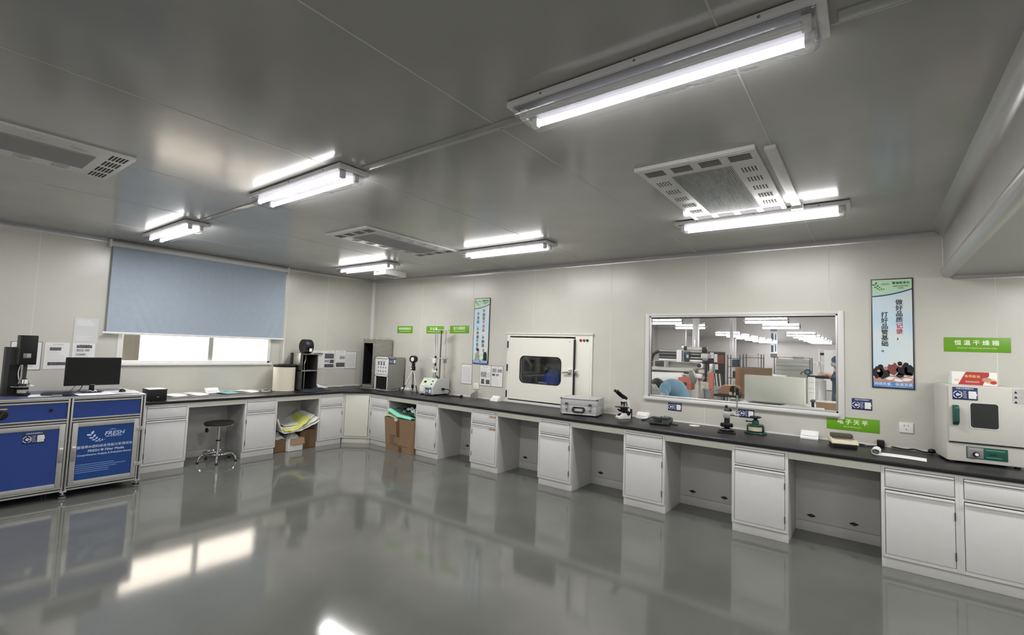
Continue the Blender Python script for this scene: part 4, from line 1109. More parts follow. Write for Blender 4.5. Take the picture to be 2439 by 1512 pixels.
m = MB(); m.tube([(.10, .22, .01), (.12, .10, .006), (.05, -.03, .006), (-.07, -.07, .006), (-.16, .0, .006), (-.35, -.06, .006), (-.6, -.05, .006)], .005, 'plastic_bag'); m.build('lead', t)
t = thing('cable', 'brownish cable lying between tripod and tensile tester', 'cable', (1.5, -.1, ZT))
m = MB(); m.tube([(-.2, .0, .006), (-.05, -.08, .006), (.12, -.06, .006), (.30, .02, .006)], .006, 'beige'); m.build('lead', t)

# ---------------------------------------------------------------- tensile tester
t = thing('tensile_tester', 'grey sloped front tensile tester with tall chrome rods', 'tester', (1.98, -.22, ZT))
m = MB(); m.prism([(-.18, .022), (-.18, .135), (-.09, .262), (.18, .262), (.18, .022)], 'x', -.155, .155, 'instrument', .004); m.build('housing', t)
sl = Matrix.Translation((0, -.135, .1985)) @ Matrix.Rotation(math.radians(-35.3), 4, 'X')
m = MB(); m.box(-.135, .140, -.0035, .0005, -.068, .068, 'tester_panel', T=sl); m.box(-.10, -.035, -.0055, -.003, -.018, .03, 'gold', T=sl); m.box(-.092, -.043, -.0065, -.005, -.010, .022, 'black_gloss', T=sl)
for zz in (.028, -.028): m.box(.075, .105, -.008, -.003, zz-.012, zz+.012, 'grey_dark', .002, T=sl)
m.box(-.085, .03, -.0045, -.003, .052, .058, 'ink', T=sl); m.box(-.06, .05, -.0045, -.003, -.055, -.05, 'ink', T=sl); m.build('control_panel', t)
m = MB(); m.box(-.138, -.05, -.186, -.178, .05, .125, 'paper', .004); m.build('printer_cover', t)
plaque(t, (.055, -.1805, .078), .13, .095)
for x in (-.12, .12):
    for y in (-.14, .14):
        m = MB(); m.lathe([(.02, 0), (.02, .022)], 'black', (x, y, 0), 14); m.build('foot', t)
m = MB(); T3 = 1.035
for x, y, r, k in ((-.045, .02, .010, 'chrome'), (.0, .02, .006, 'chrome'), (.055, .05, .010, 'steel_dark'), (.115, .10, .010, 'chrome')):
    m.cyl((x, y, .262), (x, y, T3), r, k, n=14)
m.build('rods', t)
m = MB(); m.prism([(-.085, -.01), (-.065, -.03), (.09, .02), (.16, .10), (.15, .13), (.0, .05)], 'z', T3, T3+.014, 'alu', .002); m.build('top_plate', t)
m = MB(); m.prism([(-.08, .0), (-.07, -.02), (.09, .03), (.17, .10), (.16, .125), (.0, .05)], 'z', .575, .592, 'alu', .002); m.lathe([(.022, .51), (.026, .52), (.026, .575)], 'steel', (.115, .10, 0), 16); m.build('crosshead', t)
m = MB(); m.box(-.04, .02, -.03, .02, .50, .575, 'white', .008); m.cyl((-.09, -.005, .575), (-.03, -.005, .575), .012, 'white', n=12); m.ball((.02, -.02, .605), .018, 'black', n=12); m.cyl((.015, -.01, .46), (.015, -.01, .51), .012, 'black', n=12); m.build('upper_grip', t)
m = MB(); m.box(-.05, .045, -.03, .02, .355, .39, 'white', .006); m.cyl((-.055, -.005, .39), (-.055, -.005, .42), .010, 'white', n=12); m.cyl((.04, -.005, .385), (.04, -.005, .42), .010, 'black', n=12); m.box(-.03, .015, -.02, .02, .262, .355, 'alu', .004)
for z in (.28, .31, .335): m.box(-.022, .006, -.0225, -.019, z, z+.006, 'black')
m.build('lower_grip', t)
m = MB(); m.tube([(.055, -.01, .30), (.09, -.02, .275), (.10, .0, .264)], .012, 'black'); m.build('base_clamp', t)
t = thing('power_cable', 'black plug and cable at the right side of the tensile tester', 'cable', (2.142, -.20, ZT))
m = MB(); m.cyl((.0, 0, .10), (.045, .0, .10), .018, 'black', n=14); m.build('plug', t)
m = MB(); m.tube([(.04, 0, .10), (.13, .02, .095), (.17, -.02, .05), (.12, -.08, .008), (-.0, -.10, .006), (-.08, -.06, .006), (.02, -.03, .006), (.18, -.02, .006), (.30, .03, .006), (.38, .03, .006)], .007, 'black'); m.build('lead', t)
m = MB(); m.ball((.39, .03, .020), .020, 'black', (1.6, 1, .95)); m.build('adapter', t)
GW = 'small steel weights by the wall'
for k, (x, r, h) in enumerate(((2.640, .014, .06), (2.676, .018, .085), (2.716, .020, .105), (2.752, .022, .135))):
    m = MB(); m.lathe([(r, 0), (r, h*.82), (r*.4, h*.86), (r*.32, h*.93), (r*.55, h*.95), (r*.5, h)], 'steel', n=18)
    tag(m.build('weight', None, (x, -.06-.005*k, ZT)), ('shortest', 'second shortest', 'second tallest', 'tallest')[k]+' steel weight in the row below the left wall socket', 'weight', GW)

# ---------------------------------------------------------------- middle of the back bench
t = thing('aluminium_case', 'silver aluminium case with black handle on the bench below the pass box', 'case', (4.725, -.325, ZT), 14); t.scale = (1.12, 1.15, .97)
m = MB(); w_, d_, h_ = .205, .165, .215
m = MB(); m.box(-w_+.004, w_-.004, -d_+.004, d_-.004, .016, .122, 'case_panel', .003); m.build('base_shell', t)
m = MB(); m.box(-w_+.004, w_-.004, -d_+.004, d_-.004, .1235, h_-.004, 'case_panel', .003); m.build('lid', t)
m = MB()
for z in (.012, h_-.016):
    for y in (-d_, d_-.016): m.box(-w_, w_, y, y+.016, z, z+.016, 'alu', .004)
    for x in (-w_, w_-.016): m.box(x, x+.016, -d_, d_, z, z+.016, 'alu', .004)
for x in (-w_, w_-.014):
    for y in (-d_, d_-.014): m.box(x, x+.014, y, y+.014, .012, h_, 'alu', .004)
m.build('edge_profiles', t)
for x in (-w_, w_):
    for z in (.02, h_-.008):
        m = MB(); m.ball((x-.006*(1 if x > 0 else -1), -d_+.006, z), .013, 'steel_dark', (1, 1, .9), n=12); m.build('corner_cap', t)
for x in (-.135, .125):
    m = MB(); m.box(x-.012, x+.012, -d_-.008, -d_+.002, .06, .155, 'chrome', .003); m.box(x-.017, x+.017, -d_-.010, -d_-.004, .125, .158, 'steel_dark', .003); m.box(x-.010, x+.010, -d_-.013, -d_-.006, .07, .10, 'chrome', .003); m.build('clasp', t)
m = MB(); m.tube([(-.062, -d_-.006, .098), (-.060, -d_-.016, .065), (-.04, -d_-.020, .048), (.04, -d_-.020, .048), (.060, -d_-.016, .065), (.062, -d_-.006, .098)], .010, 'black', n=10); m.box(-.062, .062, -d_-.012, -d_+.002, .094, .110, 'black', .004); m.box(-.04, .04, -d_-.002, -d_+.004, .062, .092, 'paper'); m.build('handle', t)
for x in (-.17, .17):
    for y in (-.13, .13):
        m = MB(); m.lathe([(.012, 0), (.014, .013)], 'black', (x, y, 0), 12); m.build('foot', t)

t = thing('microscope', 'black and white binocular microscope right of the aluminium case', 'microscope', (5.245, -.26, ZT), -30); t.scale = (.76, .76, .76)
m = MB(); m.prism([(-.12, 0), (-.12, .035), (-.055, .085), (.10, .085), (.10, 0)], 'x', -.055, .055, 'white', .010); m.box(-.035, .035, -.107, -.05, .048, .056, 'black', .002, T=Matrix.Translation((0, -.10, .05)) @ Matrix.Rotation(math.radians(37), 4, 'X') @ Matrix.Translation((0, .10, -.05))); m.build('base', t)
m = MB(); m.cyl((-.025, -.123, .018), (-.025, -.118, .018), .008, 'alu', n=12); m.cyl((.01, -.123, .018), (.01, -.118, .018), .010, 'alu', n=12); m.build('lamp_control', t)
m = MB(); m.prism([(.03, .08), (.10, .08), (.105, .20), (.085, .28), (.03, .305), (-.01, .30), (-.01, .285), (.03, .27), (.055, .20)], 'x', -.028, .028, 'white', .006); m.build('arm', t)
m = MB(); m.box(-.105, .075, -.10, .05, .168, .180, 'black', .003); m.box(-.03, .035, -.05, .05, .10, .168, 'black', .006); m.build('stage', t)
for s in (-1, 1):
    m = MB(); m.lathe([(.032, 0), (.034, .008), (.034, .03), (.022, .032), (.022, .045)], 'black', (s*.03 if s > 0 else -.075, .05, .085), 20, 'x'); m.build('focus_knob', t)
m = MB(); m.cyl((-.075, -.06, .135), (-.045, -.06, .135), .011, 'black', n=12); m.cyl((-.085, -.03, .118), (-.05, -.03, .118), .014, 'black', n=12); m.build('stage_control', t)
m = MB(); m.lathe([(.028, .238), (.040, .245), (.040, .258), (.030, .262)], 'black', (0, -.02, 0), 24)
for a in (0, 1.6, 3.1, 4.7): m.cyl((.02*math.cos(a), -.02+.02*math.sin(a), .245), (.032*math.cos(a), -.02+.032*math.sin(a), .195+.012*(a > 2)), .012, 'black', r2=.009, n=12)
m.build('nosepiece', t)
m = MB(); m.lathe([(.034, .262), (.034, .295), (.030, .305)], 'white', (0, 0, 0), 24); m.build('neck', t)
m = MB(); m.box(-.038, .038, -.075, .035, .298, .352, 'black', .016, T=Matrix.Translation((0, 0, .31)) @ Matrix.Rotation(math.radians(-32), 4, 'X') @ Matrix.Translation((0, 0, -.31)))
for s in (-1, 1):
    m.cyl((s*.030, -.05, .355), (s*.032, -.115, .405), .021, 'black', n=16); m.cyl((s*.032, -.115, .405), (s*.032, -.15, .43), .017, 'black', n=16); m.cyl((s*.032, -.15, .43), (s*.032, -.158, .436), .022, 'black', n=16)
m.build('binocular_head', t)
m = MB(); m.box(-.04, .04, .10, .135, .0, .15, 'black', .012); m.tube([(.0, .12, .15), (.03, .13, .20), (.02, .09, .26)], .004, 'white'); m.build('lamp_house', t)

t = thing('digital_scale', 'flat dark digital scale with objects on its pan below the viewing window', 'scale', (5.70, -.27, ZT), 8)
m = MB(); m.prism([(-.155, .008), (-.155, .022), (-.10, .050), (.14, .056), (.14, .008)], 'x', -.105, .105, 'scale_body', .006); m.build('body', t)
m = MB(); m.box(-.085, .085, -.06, .125, .056, .066, 'scale_body', .004); m.build('pan', t)
m = MB(); m.prism([(-.147, .027), (-.108, .0475), (-.109, .049), (-.148, .0285)], 'x', -.05, .03, 'black_gloss'); m.build('display', t)
for x in (-.085, .085):
    for y in (-.12, .11):
        m = MB(); m.lathe([(.012, 0), (.012, .009)], 'black', (x, y, 0), 12); m.build('foot', t)
for k, (x, y, s) in enumerate(((-.03, .0, .9), (.03, .01, .7), (.065, -.02, .5))):
    m = MB(); m.box(-.035*s, .035*s, -.02, .02, 0, .016+.006*k, ('alu', 'chrome', 'steel')[k], .004)
    o_ = m.build('metal_piece', None, (5.70+x, -.27+y, ZT+.066)); o_.rotation_euler = (0, 0, .4*k); tag(o_, ('largest', 'middle sized', 'smallest')[k]+' metal piece lying on the pan of the dark scale', 'metal piece', 'metal pieces on the scale')
t = thing('cable', 'black cable behind the dark scale leading to the sign holder', 'cable', (5.55, -.17, ZT))
m = MB(); m.tube([(.06, .06, .03), (.0, .06, .04), (-.06, .0, .012), (-.10, -.05, .008), (-.06, -.06, .008)], .008, 'grey_dark'); m.build('lead', t)
t = thing('small_clip', 'small dark object lying on the bench right of the dark scale', 'clip', (5.86, -.28, ZT))
m = MB(); m.box(-.03, .03, -.012, .012, 0, .012, 'grey_dark', .004); m.build('body', t)
m = MB(); m.lathe([(.0, 0), (.055, 0), (.057, .003), (.057, .007), (.052, .009), (.0, .009)], 'paper', n=36)
tag(m.build('paper_disc', None, (6.04, -.17, ZT)), 'white round disc lying flat on the bench left of the lever press', 'disc')

t = thing('lever_press', 'black hand lever press with a tall upright handle on the bench', 'press', (6.40, -.30, ZT), 12)
m = MB(); m.box(-.085, .085, -.125, .125, 0, .012, 'black', .002); m.build('base_plate', t)
m = MB(); m.lathe([(.068, .012), (.070, .018), (.070, .028), (.060, .034)], 'black_gloss', (0, -.03, 0), 36); m.lathe([(.060, .034), (.060, .040), (.054, .044)], 'chrome', (0, -.03, 0), 32); m.build('anvil', t)
m = MB(); m.box(-.025, .03, .02, .09, .012, .20, 'black', .006); m.build('column', t)
m = MB(); m.lathe([(.060, .058), (.062, .062), (.062, .088), (.055, .094), (.024, .098), (.022, .15)], 'black_gloss', (0, -.03, 0), 36); m.build('die_head', t)
m = MB(); m.box(-.034, .034, -.06, .08, .145, .215, 'alu', .010); m.lathe([(.03, .212), (.026, .235), (.014, .25)], 'grey_dark', (0, -.02, 0), 20); m.ball((-.004, -.02, .262), .016, 'black', n=12); m.ball((.03, .03, .225), .02, 'black', n=12); m.build('press_body', t)
m = MB(); m.cyl((.03, .03, .178), (.115, .0, .178), .013, 'chrome', n=14); m.cyl((.095, .006, .178), (.098, .006, .40), .0075, 'steel', n=12); m.cyl((.098, .006, .385), (.099, .006, .455), .016, 'black', n=14); m.build('lever', t)
t = thing('sample_cutter', 'dark green circular sample cutter with a round black hand wheel', 'cutter', (6.645, -.145, ZT), 5)
m = MB(); m.lathe([(.105, 0), (.108, .006), (.104, .016), (.08, .020)], 'dark_green', n=40); m.build('base_ring', t)
m = MB(); m.lathe([(.080, .020), (.083, .026), (.083, .078), (.070, .092), (.034, .096), (.030, .13), (.024, .135)], 'dark_green', n=36); m.build('housing', t)
m = MB()
n = 12; ps = [(.0836*math.sin(a), -.0836*math.cos(a)) for a in [(-.85+1.7*k/n) for k in range(n+1)]]+[(.0828*math.sin(a), -.0828*math.cos(a)) for a in [(.85-1.7*k/n) for k in range(n+1)]]
m.prism(ps, 'z', .030, .070, 'beige'); m.build('label_band', t)
m = MB(); m.cyl((0, 0, .13), (0, 0, .155), .018, 'black', n=16); m.lathe([(.018, .15), (.052, .160), (.056, .166), (.052, .172), (.02, .174)], 'black', n=32); m.build('hand_wheel', t)
m = MB(); m.cyl((-.03, .0, .115), (-.08, -.01, .118), .007, 'dark_green', n=10); m.ball((-.082, -.01, .118), .010, 'black', n=10); m.build('lock_pin', t)
t = thing('balance', 'beige open balance with an olive brown lid on the bench below a green sign', 'balance', (7.39, -.285, ZT), 12)
m = MB(); m.box(-.09, .09, -.13, .10, 0, .038, 'black', .006); m.build('base', t)
m = MB(); m.prism([(-.14, .036), (-.14, .046), (-.06, .070), (.09, .072), (.09, .036)], 'x', -.10, .10, 'beige', .004); m.box(-.085, .085, -.10, -.03, .055, .062, 'steel_dark', .002, T=Matrix.Translation((0, -.065, .06)) @ Matrix.Rotation(math.radians(17), 4, 'X') @ Matrix.Translation((0, .065, -.056))); m.build('body', t)
m = MB(); m.cyl((-.07, -.065, .067), (.05, -.06, .067), .007, 'chrome', n=10); m.cyl((.0, -.07, .064), (.07, -.055, .07), .005, 'grey', n=8); m.box(.03, .06, -.085, -.055, .063, .073, 'alu', .002); m.build('beam', t)
m = MB(); m.box(-.085, .085, .0, .095, .072, .108, 'olive', .012); m.build('lid', t)
t = thing('power_adapter', 'black adapter block against the wall left of the paper strip', 'adapter', (7.672, -.045, ZT))
m = MB(); m.box(-.028, .028, -.025, .03, 0, .062, 'black', .005); m.build('body', t)
m = MB(); m.tube([(-.02, -.02, .01), (-.07, -.08, .006), (-.13, -.11, .006), (-.20, -.05, .006), (-.12, -.02, .006), (-.22, .0, .006)], .0045, 'black'); m.build('lead', t)
t = thing('paper_strip', 'white paper strip unrolled on the bench in front of the oven', 'paper', (7.77, -.487, ZT), -4)
m = MB()
def stf(u, v):
    if u > .22:
        k = (u-.22)/.78; return (-.13+.32*k, (v-.5)*.16, .002+.003*math.sin(3*k))
    a = (u/.22)*2*PI*.93; r = .024
    return (-.135-r*math.sin(2*PI*.93-a)*1.2, (v-.5)*.16, r+.002-r*math.cos(2*PI*.93-a))
m.surf(stf, 40, 4, 'paper', .0015); m.build('strip', t)
t = thing('power_cable', 'black cable with a round switch lying along the wall left of the oven', 'cable', (7.95, -.06, ZT))
m = MB(); m.tube([(-.20, .03, .012), (-.10, .0, .008), (-.04, .02, .014), (.03, -.03, .008), (.10, .0, .012), (.17, -.01, .012)], .006, 'black'); m.build('lead', t)
m = MB(); m.ball((.075, -.02, .022), .022, 'black', (1.3, 1, .95), n=12); m.build('switch', t)

# ---------------------------------------------------------------- drying oven
t = thing('drying_oven', 'grey drying oven with a dark green handle at the right end of the bench', 'oven', (8.30, -.26, ZT), 8)
m = MB(); w_ = .232
m.box(-w_, w_, -.14, .20, .014, .622, 'oven', .018); m.box(-w_+.012, w_-.008, -.146, -.139, .160, .168, 'gap'); m.build('housing', t)
m = MB(); m.box(-w_+.012, w_-.012, -.158, -.14, .170, .614, 'oven', .012); d = m.build('door', t)
m = MB(); m.prism(rrect(-.095, .075, .285, .485, .018), 'y', -.1615, -.156, 'white')
m.prism(rrect(-.090, .072, .292, .484, .018), 'y', -.1635, -.160, 'oven_glass'); m.build('door_window', d)
m = MB(); m.prism([(-.158, .30), (-.172, .305), (-.196, .33), (-.198, .44), (-.180, .462), (-.158, .46)], 'x', -.200, -.162, 'oven_green', .008); m.build('door_handle', d)
plaque(d, (-.12, -.1585, .555), .15, .098)
m = MB(); m.box(.155, .225, -.1595, -.157, .50, .612, 'plastic_bag')
for k in range(3):
    z = .59-.038*k; m.flat([(.163, z-.012), (.183, z-.012), (.173, z+.006)], -.1602, 'black'); rect(m, .19, .215, z-.01, z-.006, -.1602, 'ink'); rect(m, .19, .212, z-.002, z+.002, -.1602, 'ink')
m.build('warning_labels', d)
m = MB(); m.box(-.115, .125, -.1445, -.138, .048, .140, 'oven_green', .002); m.box(-.110, -.015, -.1465, -.143, .053, .135, 'grey', .002); m.box(.02, .06, -.1465, -.143, .085, .11, 'dark_green', .001); rect(m, -.10, -.02, .118, .125, -.1472, 'ink'); rect(m, .0, .11, .121, .124, -.1452, 'teal'); rect(m, .0, .09, .066, .069, -.1452, 'teal'); m.build('control_panel', t)
m = MB(); m.lathe([(.020, -.0), (.020, -.008), (.014, -.010), (.013, -.020)], 'black', (-.06, -.146, .083), 20, 'y'); m.lathe([(.012, -.020), (.010, -.024)], 'white', (-.06, -.146, .083), 16, 'y'); m.build('knob', t)
for x in (-.19, .19):
    for y in (-.1, .16):
        m = MB(); m.lathe([(.018, 0), (.018, .016)], 'black', (x, y, 0), 12); m.build('foot', t)
t = thing('printed_carton', 'red and white printed carton lying on top of the oven', 'carton', (8.275, -.225, ZT+.622), 7)
m = MB(); m.box(-.138, .138, -.045, .06, 0, .105, 'paper', .002); m.build('box', t)
m = MB(); Y = -.0456
m.flat([(-.10, .0), (.05, .0), (.075, .06), (.09, .075), (.09, .1045), (-.05, .1045)], Y, 'red'); m.flat(blob(.10, .035, .035, .022, 16), Y-.0005, 'gold'); m.flat(blob(.075, .045, .03, .018, 16), Y-.0008, 'poster_skin'); m.flat(blob(.115, .025, .02, .014, 16), Y-.001, 'red'); rect(m, -.122, -.095, .03, .042, Y, 'gold'); rect(m, -.055, .03, .018, .032, Y-.0005, 'poster_skin'); m.build('front_print', t)
text('食用级油', .024, 'gold', t, (-.012, Y-.0008, .068), bold=.0008)
# ---------------------------------------------------------------- stool and the things under the benches
t = thing('lab_stool', 'round chrome stool with a dark seat standing in the knee space', 'stool', (.70, -2.86, 0), 20)
m = MB(); m.lathe([(.0, .482), (.165, .482), (.178, .490), (.178, .506), (.165, .514), (.0, .516)], 'steel_seat', n=40); m.build('seat', t)
m = MB(); m.lathe([(.10, .462), (.172, .470), (.176, .480), (.172, .484), (.0, .484)], 'chrome', n=40); m.build('seat_ring', t)
m = MB(); m.cyl((0, 0, .26), (0, 0, .465), .017, 'chrome', n=18); m.cyl((0, 0, .08), (0, 0, .27), .026, 'chrome', n=20); m.lathe([(.028, .262), (.030, .268), (.028, .276)], 'black', n=20); m.build('column', t)
m = MB(); m.tube([(0, 0, .45), (-.05, -.06, .445), (-.085, -.09, .42)], .006, 'chrome'); m.ball((-.095, -.10, .408), .022, 'black', (1.1, .9, 1.4), n=12); m.build('height_lever', t)
m = MB(); m.tube([(.165*math.cos(2*PI*k/24), .165*math.sin(2*PI*k/24), .112) for k in range(24)], .010, 'chrome', smooth=False, closed=True, n=10); m.build('foot_ring', t)
for k in range(5):
    a = 2*PI*k/5+.5; c_, s_ = math.cos(a), math.sin(a)
    m = MB(); m.tube([(.02*c_, .02*s_, .12), (.10*c_, .10*s_, .115), (.175*c_, .175*s_, .10), (.215*c_, .215*s_, .055), (.225*c_, .225*s_, .012)], .011, 'chrome', n=10); m.lathe([(.017, 0), (.018, .012), (.013, .02)], 'black', (.225*c_, .225*s_, 0), 14); m.build('leg', t)

def carton(name, label, loc, rz, w, d, h, k, flaps=(), group=None, flare=0.0, th=.006):
    t = thing(name, label, 'carton', loc, rz, group)
    m = MB()
    f_ = flare
    def wall(p0, p1, q0, q1):
        bm = bmesh.new(); V = [bm.verts.new(p) for p in (p0, p1, q1, q0)]; bm.faces.new(V); bmesh.ops.solidify(bm, geom=bm.faces[:], thickness=th); m._merge(bm, k)
    A = [(-w/2, -d/2), (w/2, -d/2), (w/2, d/2), (-w/2, d/2)]
    B_ = [(-w/2-f_*.6, -d/2-f_), (w/2+f_*.2, -d/2-f_), (w/2+f_*.2, d/2), (-w/2-f_*.6, d/2)]
    for i in range(4):
        j = (i+1) % 4; wall((*A[i], .001), (*A[j], .001), (*B_[i], h), (*B_[j], h))
    m.box(-w/2, w/2, -d/2, d/2, .0, th, k)
    m.build('box', t)
    return t
t = carton('open_carton', 'large open brown carton between two cabinets, full of teal foam sheets', (1.885, -.62, 0), 0, .585, .40, .50, 'cardboard', flare=.035)
m = MB(); m.prism([(-.21, .502), (-.2475, .50), (-.205, .0), (-.2, .0)], 'x', -.03, .03, 'tape') if False else None
def front_y(z): return -.2-.035*z/.5-.0045
def fr(m, x0, x1, z0, z1, k):
    m.prism([(front_y(z0), z0), (front_y(z1), z1), (front_y(z1)+.003, z1), (front_y(z0)+.003, z0)], 'x', x0, x1, k)
m = MB(); fr(m, -.035, .03, .22, .485, 'tape'); fr(m, .01, .075, .002, .08, 'tape'); m.build('tape', t)
m = MB(); fr(m, -.075, .0, .455, .497, 'paper'); m.build('label_patch', t)
m = MB()
for k, (z, ln, th) in enumerate(((.228, .12, .010), (.202, .09, .006), (.180, .08, .006), (.155, .075, .006), (.118, .17, .008), (.092, .40, .007))):
    fr(m, -.18, -.18+ln, z, z+th, 'photo')
m.build('print', t)
def draped(name, label, loc, fn, nu, nv, k, th, group, cat):
    m = MB(); m.surf(fn, nu, nv, k, th); o = m.build(name, None, loc); return tag(o, label, cat, group)
GF = 'foam sheets in the large open carton'
draped('foam_sheet', 'bright teal foam sheet bent over the front edge of the large carton', (1.885, -.62, .50), lambda u, v: (-.25+.52*u, -.235+.15*v, .025+.15*max(0, .45-u)**1.0*1.1+.02*math.sin(5*v)+.02*v-.03*max(0, u-.6)), 24, 14, 'teal', .022, GF, 'foam sheet')
draped('foam_sheet', 'dark teal film bunched behind the bright teal sheet in the carton', (1.885, -.60, .52), lambda u, v: (-.22+.46*u, -.16+.30*v, .03+.09*math.sin(PI*u)*(.6+.4*math.sin(7*u+5*v))+.06*(1-u)), 26, 16, 'teal_dark', .003, GF, 'foam sheet')
draped('foam_sheet', 'pale yellow sheet at the left front corner of the large carton', (1.885, -.62, .495), lambda u, v: (-.285+.24*u, -.235+.3*v, .012+.03*(1-u)*math.sin(PI*(.2+.6*u))+.005*math.sin(8*v)), 14, 12, 'yellow_pale', .012, GF, 'foam sheet')
draped('crumpled_paper', 'crumpled white grey paper on top of the teal sheets in the carton', (1.96, -.58, .545), lambda u, v: (-.11+.29*u, -.17+.26*v, .02+.085*math.sin(PI*u)**.6*math.sin(PI*min(1, v+.25))+.012*math.sin(23*u+11*v)+.010*math.sin(17*v-9*u)), 34, 26, 'white_fibre', .002, GF, 'paper')

# the heap left of the corner: cartons, bag, filter sheets   (world x = distance from the left wall)
t = carton('open_carton', 'brown carton half hidden at the left of the heap of sheets', (.55, -2.055, 0), 90, .155, .42, .19, 'cardboard_dark')
t = carton('open_carton', 'small white carton with a brown flap in front of the heap of sheets', (.66, -1.855, 0), 90, .225, .33, .185, 'white_fibre')
m = MB(); m.prism([(-.165, .186), (-.170, .186), (-.196, .10), (-.191, .10)], 'x', -.085, .125, 'cardboard'); m.build('flap', t)
t = carton('closed_carton', 'brown taped carton at the right of the heap of sheets', (.56, -1.62, 0), 90, .235, .36, .27, 'cardboard_dark')
m = MB(); m.box(-.116, .116, -.178, .178, .266, .272, 'cardboard_dark'); m.build('lid', t)
m = MB(); m.box(-.03, .03, -.184, -.179, .0, .26, 'tape', .001); m.build('tape', t)
draped('plastic_bag', 'clear grey plastic bag bulging from the white carton', (.68, -1.86, .16), lambda u, v: (-.13+.26*u+.012*math.sin(9*v), -.095+.19*v, .015+.11*math.sin(PI*u)*math.sin(PI*v)+.008*math.sin(21*u+13*v)), 22, 20, 'plastic_bag', .002, None, 'bag')
draped('plastic_bag', 'grey plastic sack lying on the carton at the left of the heap', (.62, -2.06, .17), lambda u, v: (-.13+.28*u, -.075+.15*v, .02+.09*math.sin(PI*u)*math.sin(PI*v)+.008*math.sin(15*u+9*v)), 18, 14, 'plastic_bag', .002, None, 'bag')
GH = 'filter sheets in the heap under the bench'
def sag(u, z0, sagd, tilt): return z0+sagd*((2*u-.75)**2)+tilt*u
for k, (lb, kk, x0, x1, z0, sd, tl, y0, y1, th) in enumerate((
    ('lowest white filter sheet of the heap, its corner pointing to the right cabinet', 'white_fibre', .40, .84, .275, .045, .085, -2.05, -1.495, .006),
    ('white filter sheet with a toothed edge in the middle of the heap', 'white_fibre', .36, .82, .290, .055, .100, -2.06, -1.50, .010),
    ('upper yellow filter sheet of the heap', 'yellow', .38, .80, .302, .075, .060, -2.07, -1.62, .010),
    ('bright yellow folded filter sheet in front of the heap', 'yellow', .50, .83, .292, .07, .055, -2.04, -1.66, .008),
    ('white filter sheet lying above the yellow ones', 'white_fibre', .32, .74, .325, .070, .075, -2.04, -1.53, .010),
    ('topmost white filter sheet of the heap', 'white_fibre', .31, .70, .352, .060, .075, -1.98, -1.56, .008))):
    draped('filter_sheet', lb, (0, 0, 0), (lambda x0, x1, z0, sd, tl, y0, y1: (lambda u, v: (x0+(x1-x0)*v+.008*math.sin(31*u), y0+(y1-y0)*u, sag(u, z0, sd, tl)+.030*(.5-v)+.004*math.sin(13*u+5*v))))(x0, x1, z0, sd, tl, y0, y1), 36, 10, kk, th, GH, 'filter sheet')
draped('filter_sheet', 'white rolled filter sheet curling up against the left cabinet', (.0, 0, 0), lambda u, v: (.36+.44*v, -2.135+.13*u+.015*math.sin(3*v), .275+.20*(1-u)**2.2+.008*math.sin(7*v)), 16, 10, 'white_fibre', .012, GH, 'filter sheet')

# ---------------------------------------------------------------- the workshop behind the viewing window
FY = 36.5
m = MB(); m.box(-6, 18, .1, FY+.2, -.1, 0, 'floor'); struct(m.build('floor'))
m = MB(); m.box(-6, 18, .1, FY+.2, HC, HC+.1, 'ceil_work')
struct(m.build('ceiling'))
m = MB(); m.box(-6, 18, FY, FY+.2, 0, HC, 'wall_work'); struct(m.build('wall_far'))
m = MB(); m.box(-.8, .55, 17.6, 17.8, 0, HC, 'wall_work'); m.box(-.9, -.8, .1, 17.8, 0, HC, 'wall_work'); m.box(.5, .6, 17.7, 28.4, 0, HC, 'wall_work') if False else None
m.box(-1.6, .55, 28.4, 28.6, 0, HC, 'wall_work'); m.box(-1.6, -1.5, 17.8, FY, 0, HC, 'wall_work')
struct(m.build('wall_side'))
m = MB(); m.box(12, 12.2, .1, FY, 0, HC, 'wall_work'); struct(m.build('wall_east'))
GL = 'lamps of the workshop behind the viewing window'
k_ = 0
wl = None
rows = [(1.55, y) for y in (11.9, 15.0, 21.7, 24.2, 26.8, 29.4, 32.1, 34.6)]+[(4.95, y) for y in (11.5, 14.7, 21.4, 24.1, 26.6, 29.1, 31.7, 34.0)]
def work_lamp(loc, label):
    t = thing('workshop_lamp', label, 'ceiling lamp', loc, 0, GL)
    m = MB(); m.box(-.645, .645, -.12, .12, -.03, 0, 'lamp_tray', .003); m.build('tray', t)
    for sy in (-.055, .055):
        m = MB(); m.cyl((-.60, sy, -.065), (.60, sy, -.065), .017, 'tube_work', n=10); m.build('tube', t)
    for sx in (-1, 1):
        m = MB(); m.box(sx*.60, sx*.635, -.085, .085, -.085, -.03, 'grey', .004); m.build('lamp_holder', t)
    return t
ordn = ('nearest', 'second nearest', 'third nearest', 'fourth nearest', 'fourth from the far end', 'third from the far end', 'second from the far end', 'farthest')
for (x, y) in rows:
    side = 'left' if x < 3 else 'right'
    ys = [b for a, b in rows if a == x]; i = ys.index(y)
    nm = ordn[i]
    lb = '%s lamp of the %s row through the viewing window' % (nm, side)
    if wl is None: wl = work_lamp((x, y, HC), lb)
    else: dup(wl, (x, y, HC), 0, lb, GL)
for x, y in ((3.1, 2.0), (9.0, 2.0), (5, 4.4), (1.55, 4.6), (8.6, 4.4), (8.6, 9.5), (1.55, 8)): dup(wl, (x, y, HC), 0, 'unseen workshop lamp added to light the part behind the window', GL)  # lamps added out of view to brighten the near workshop

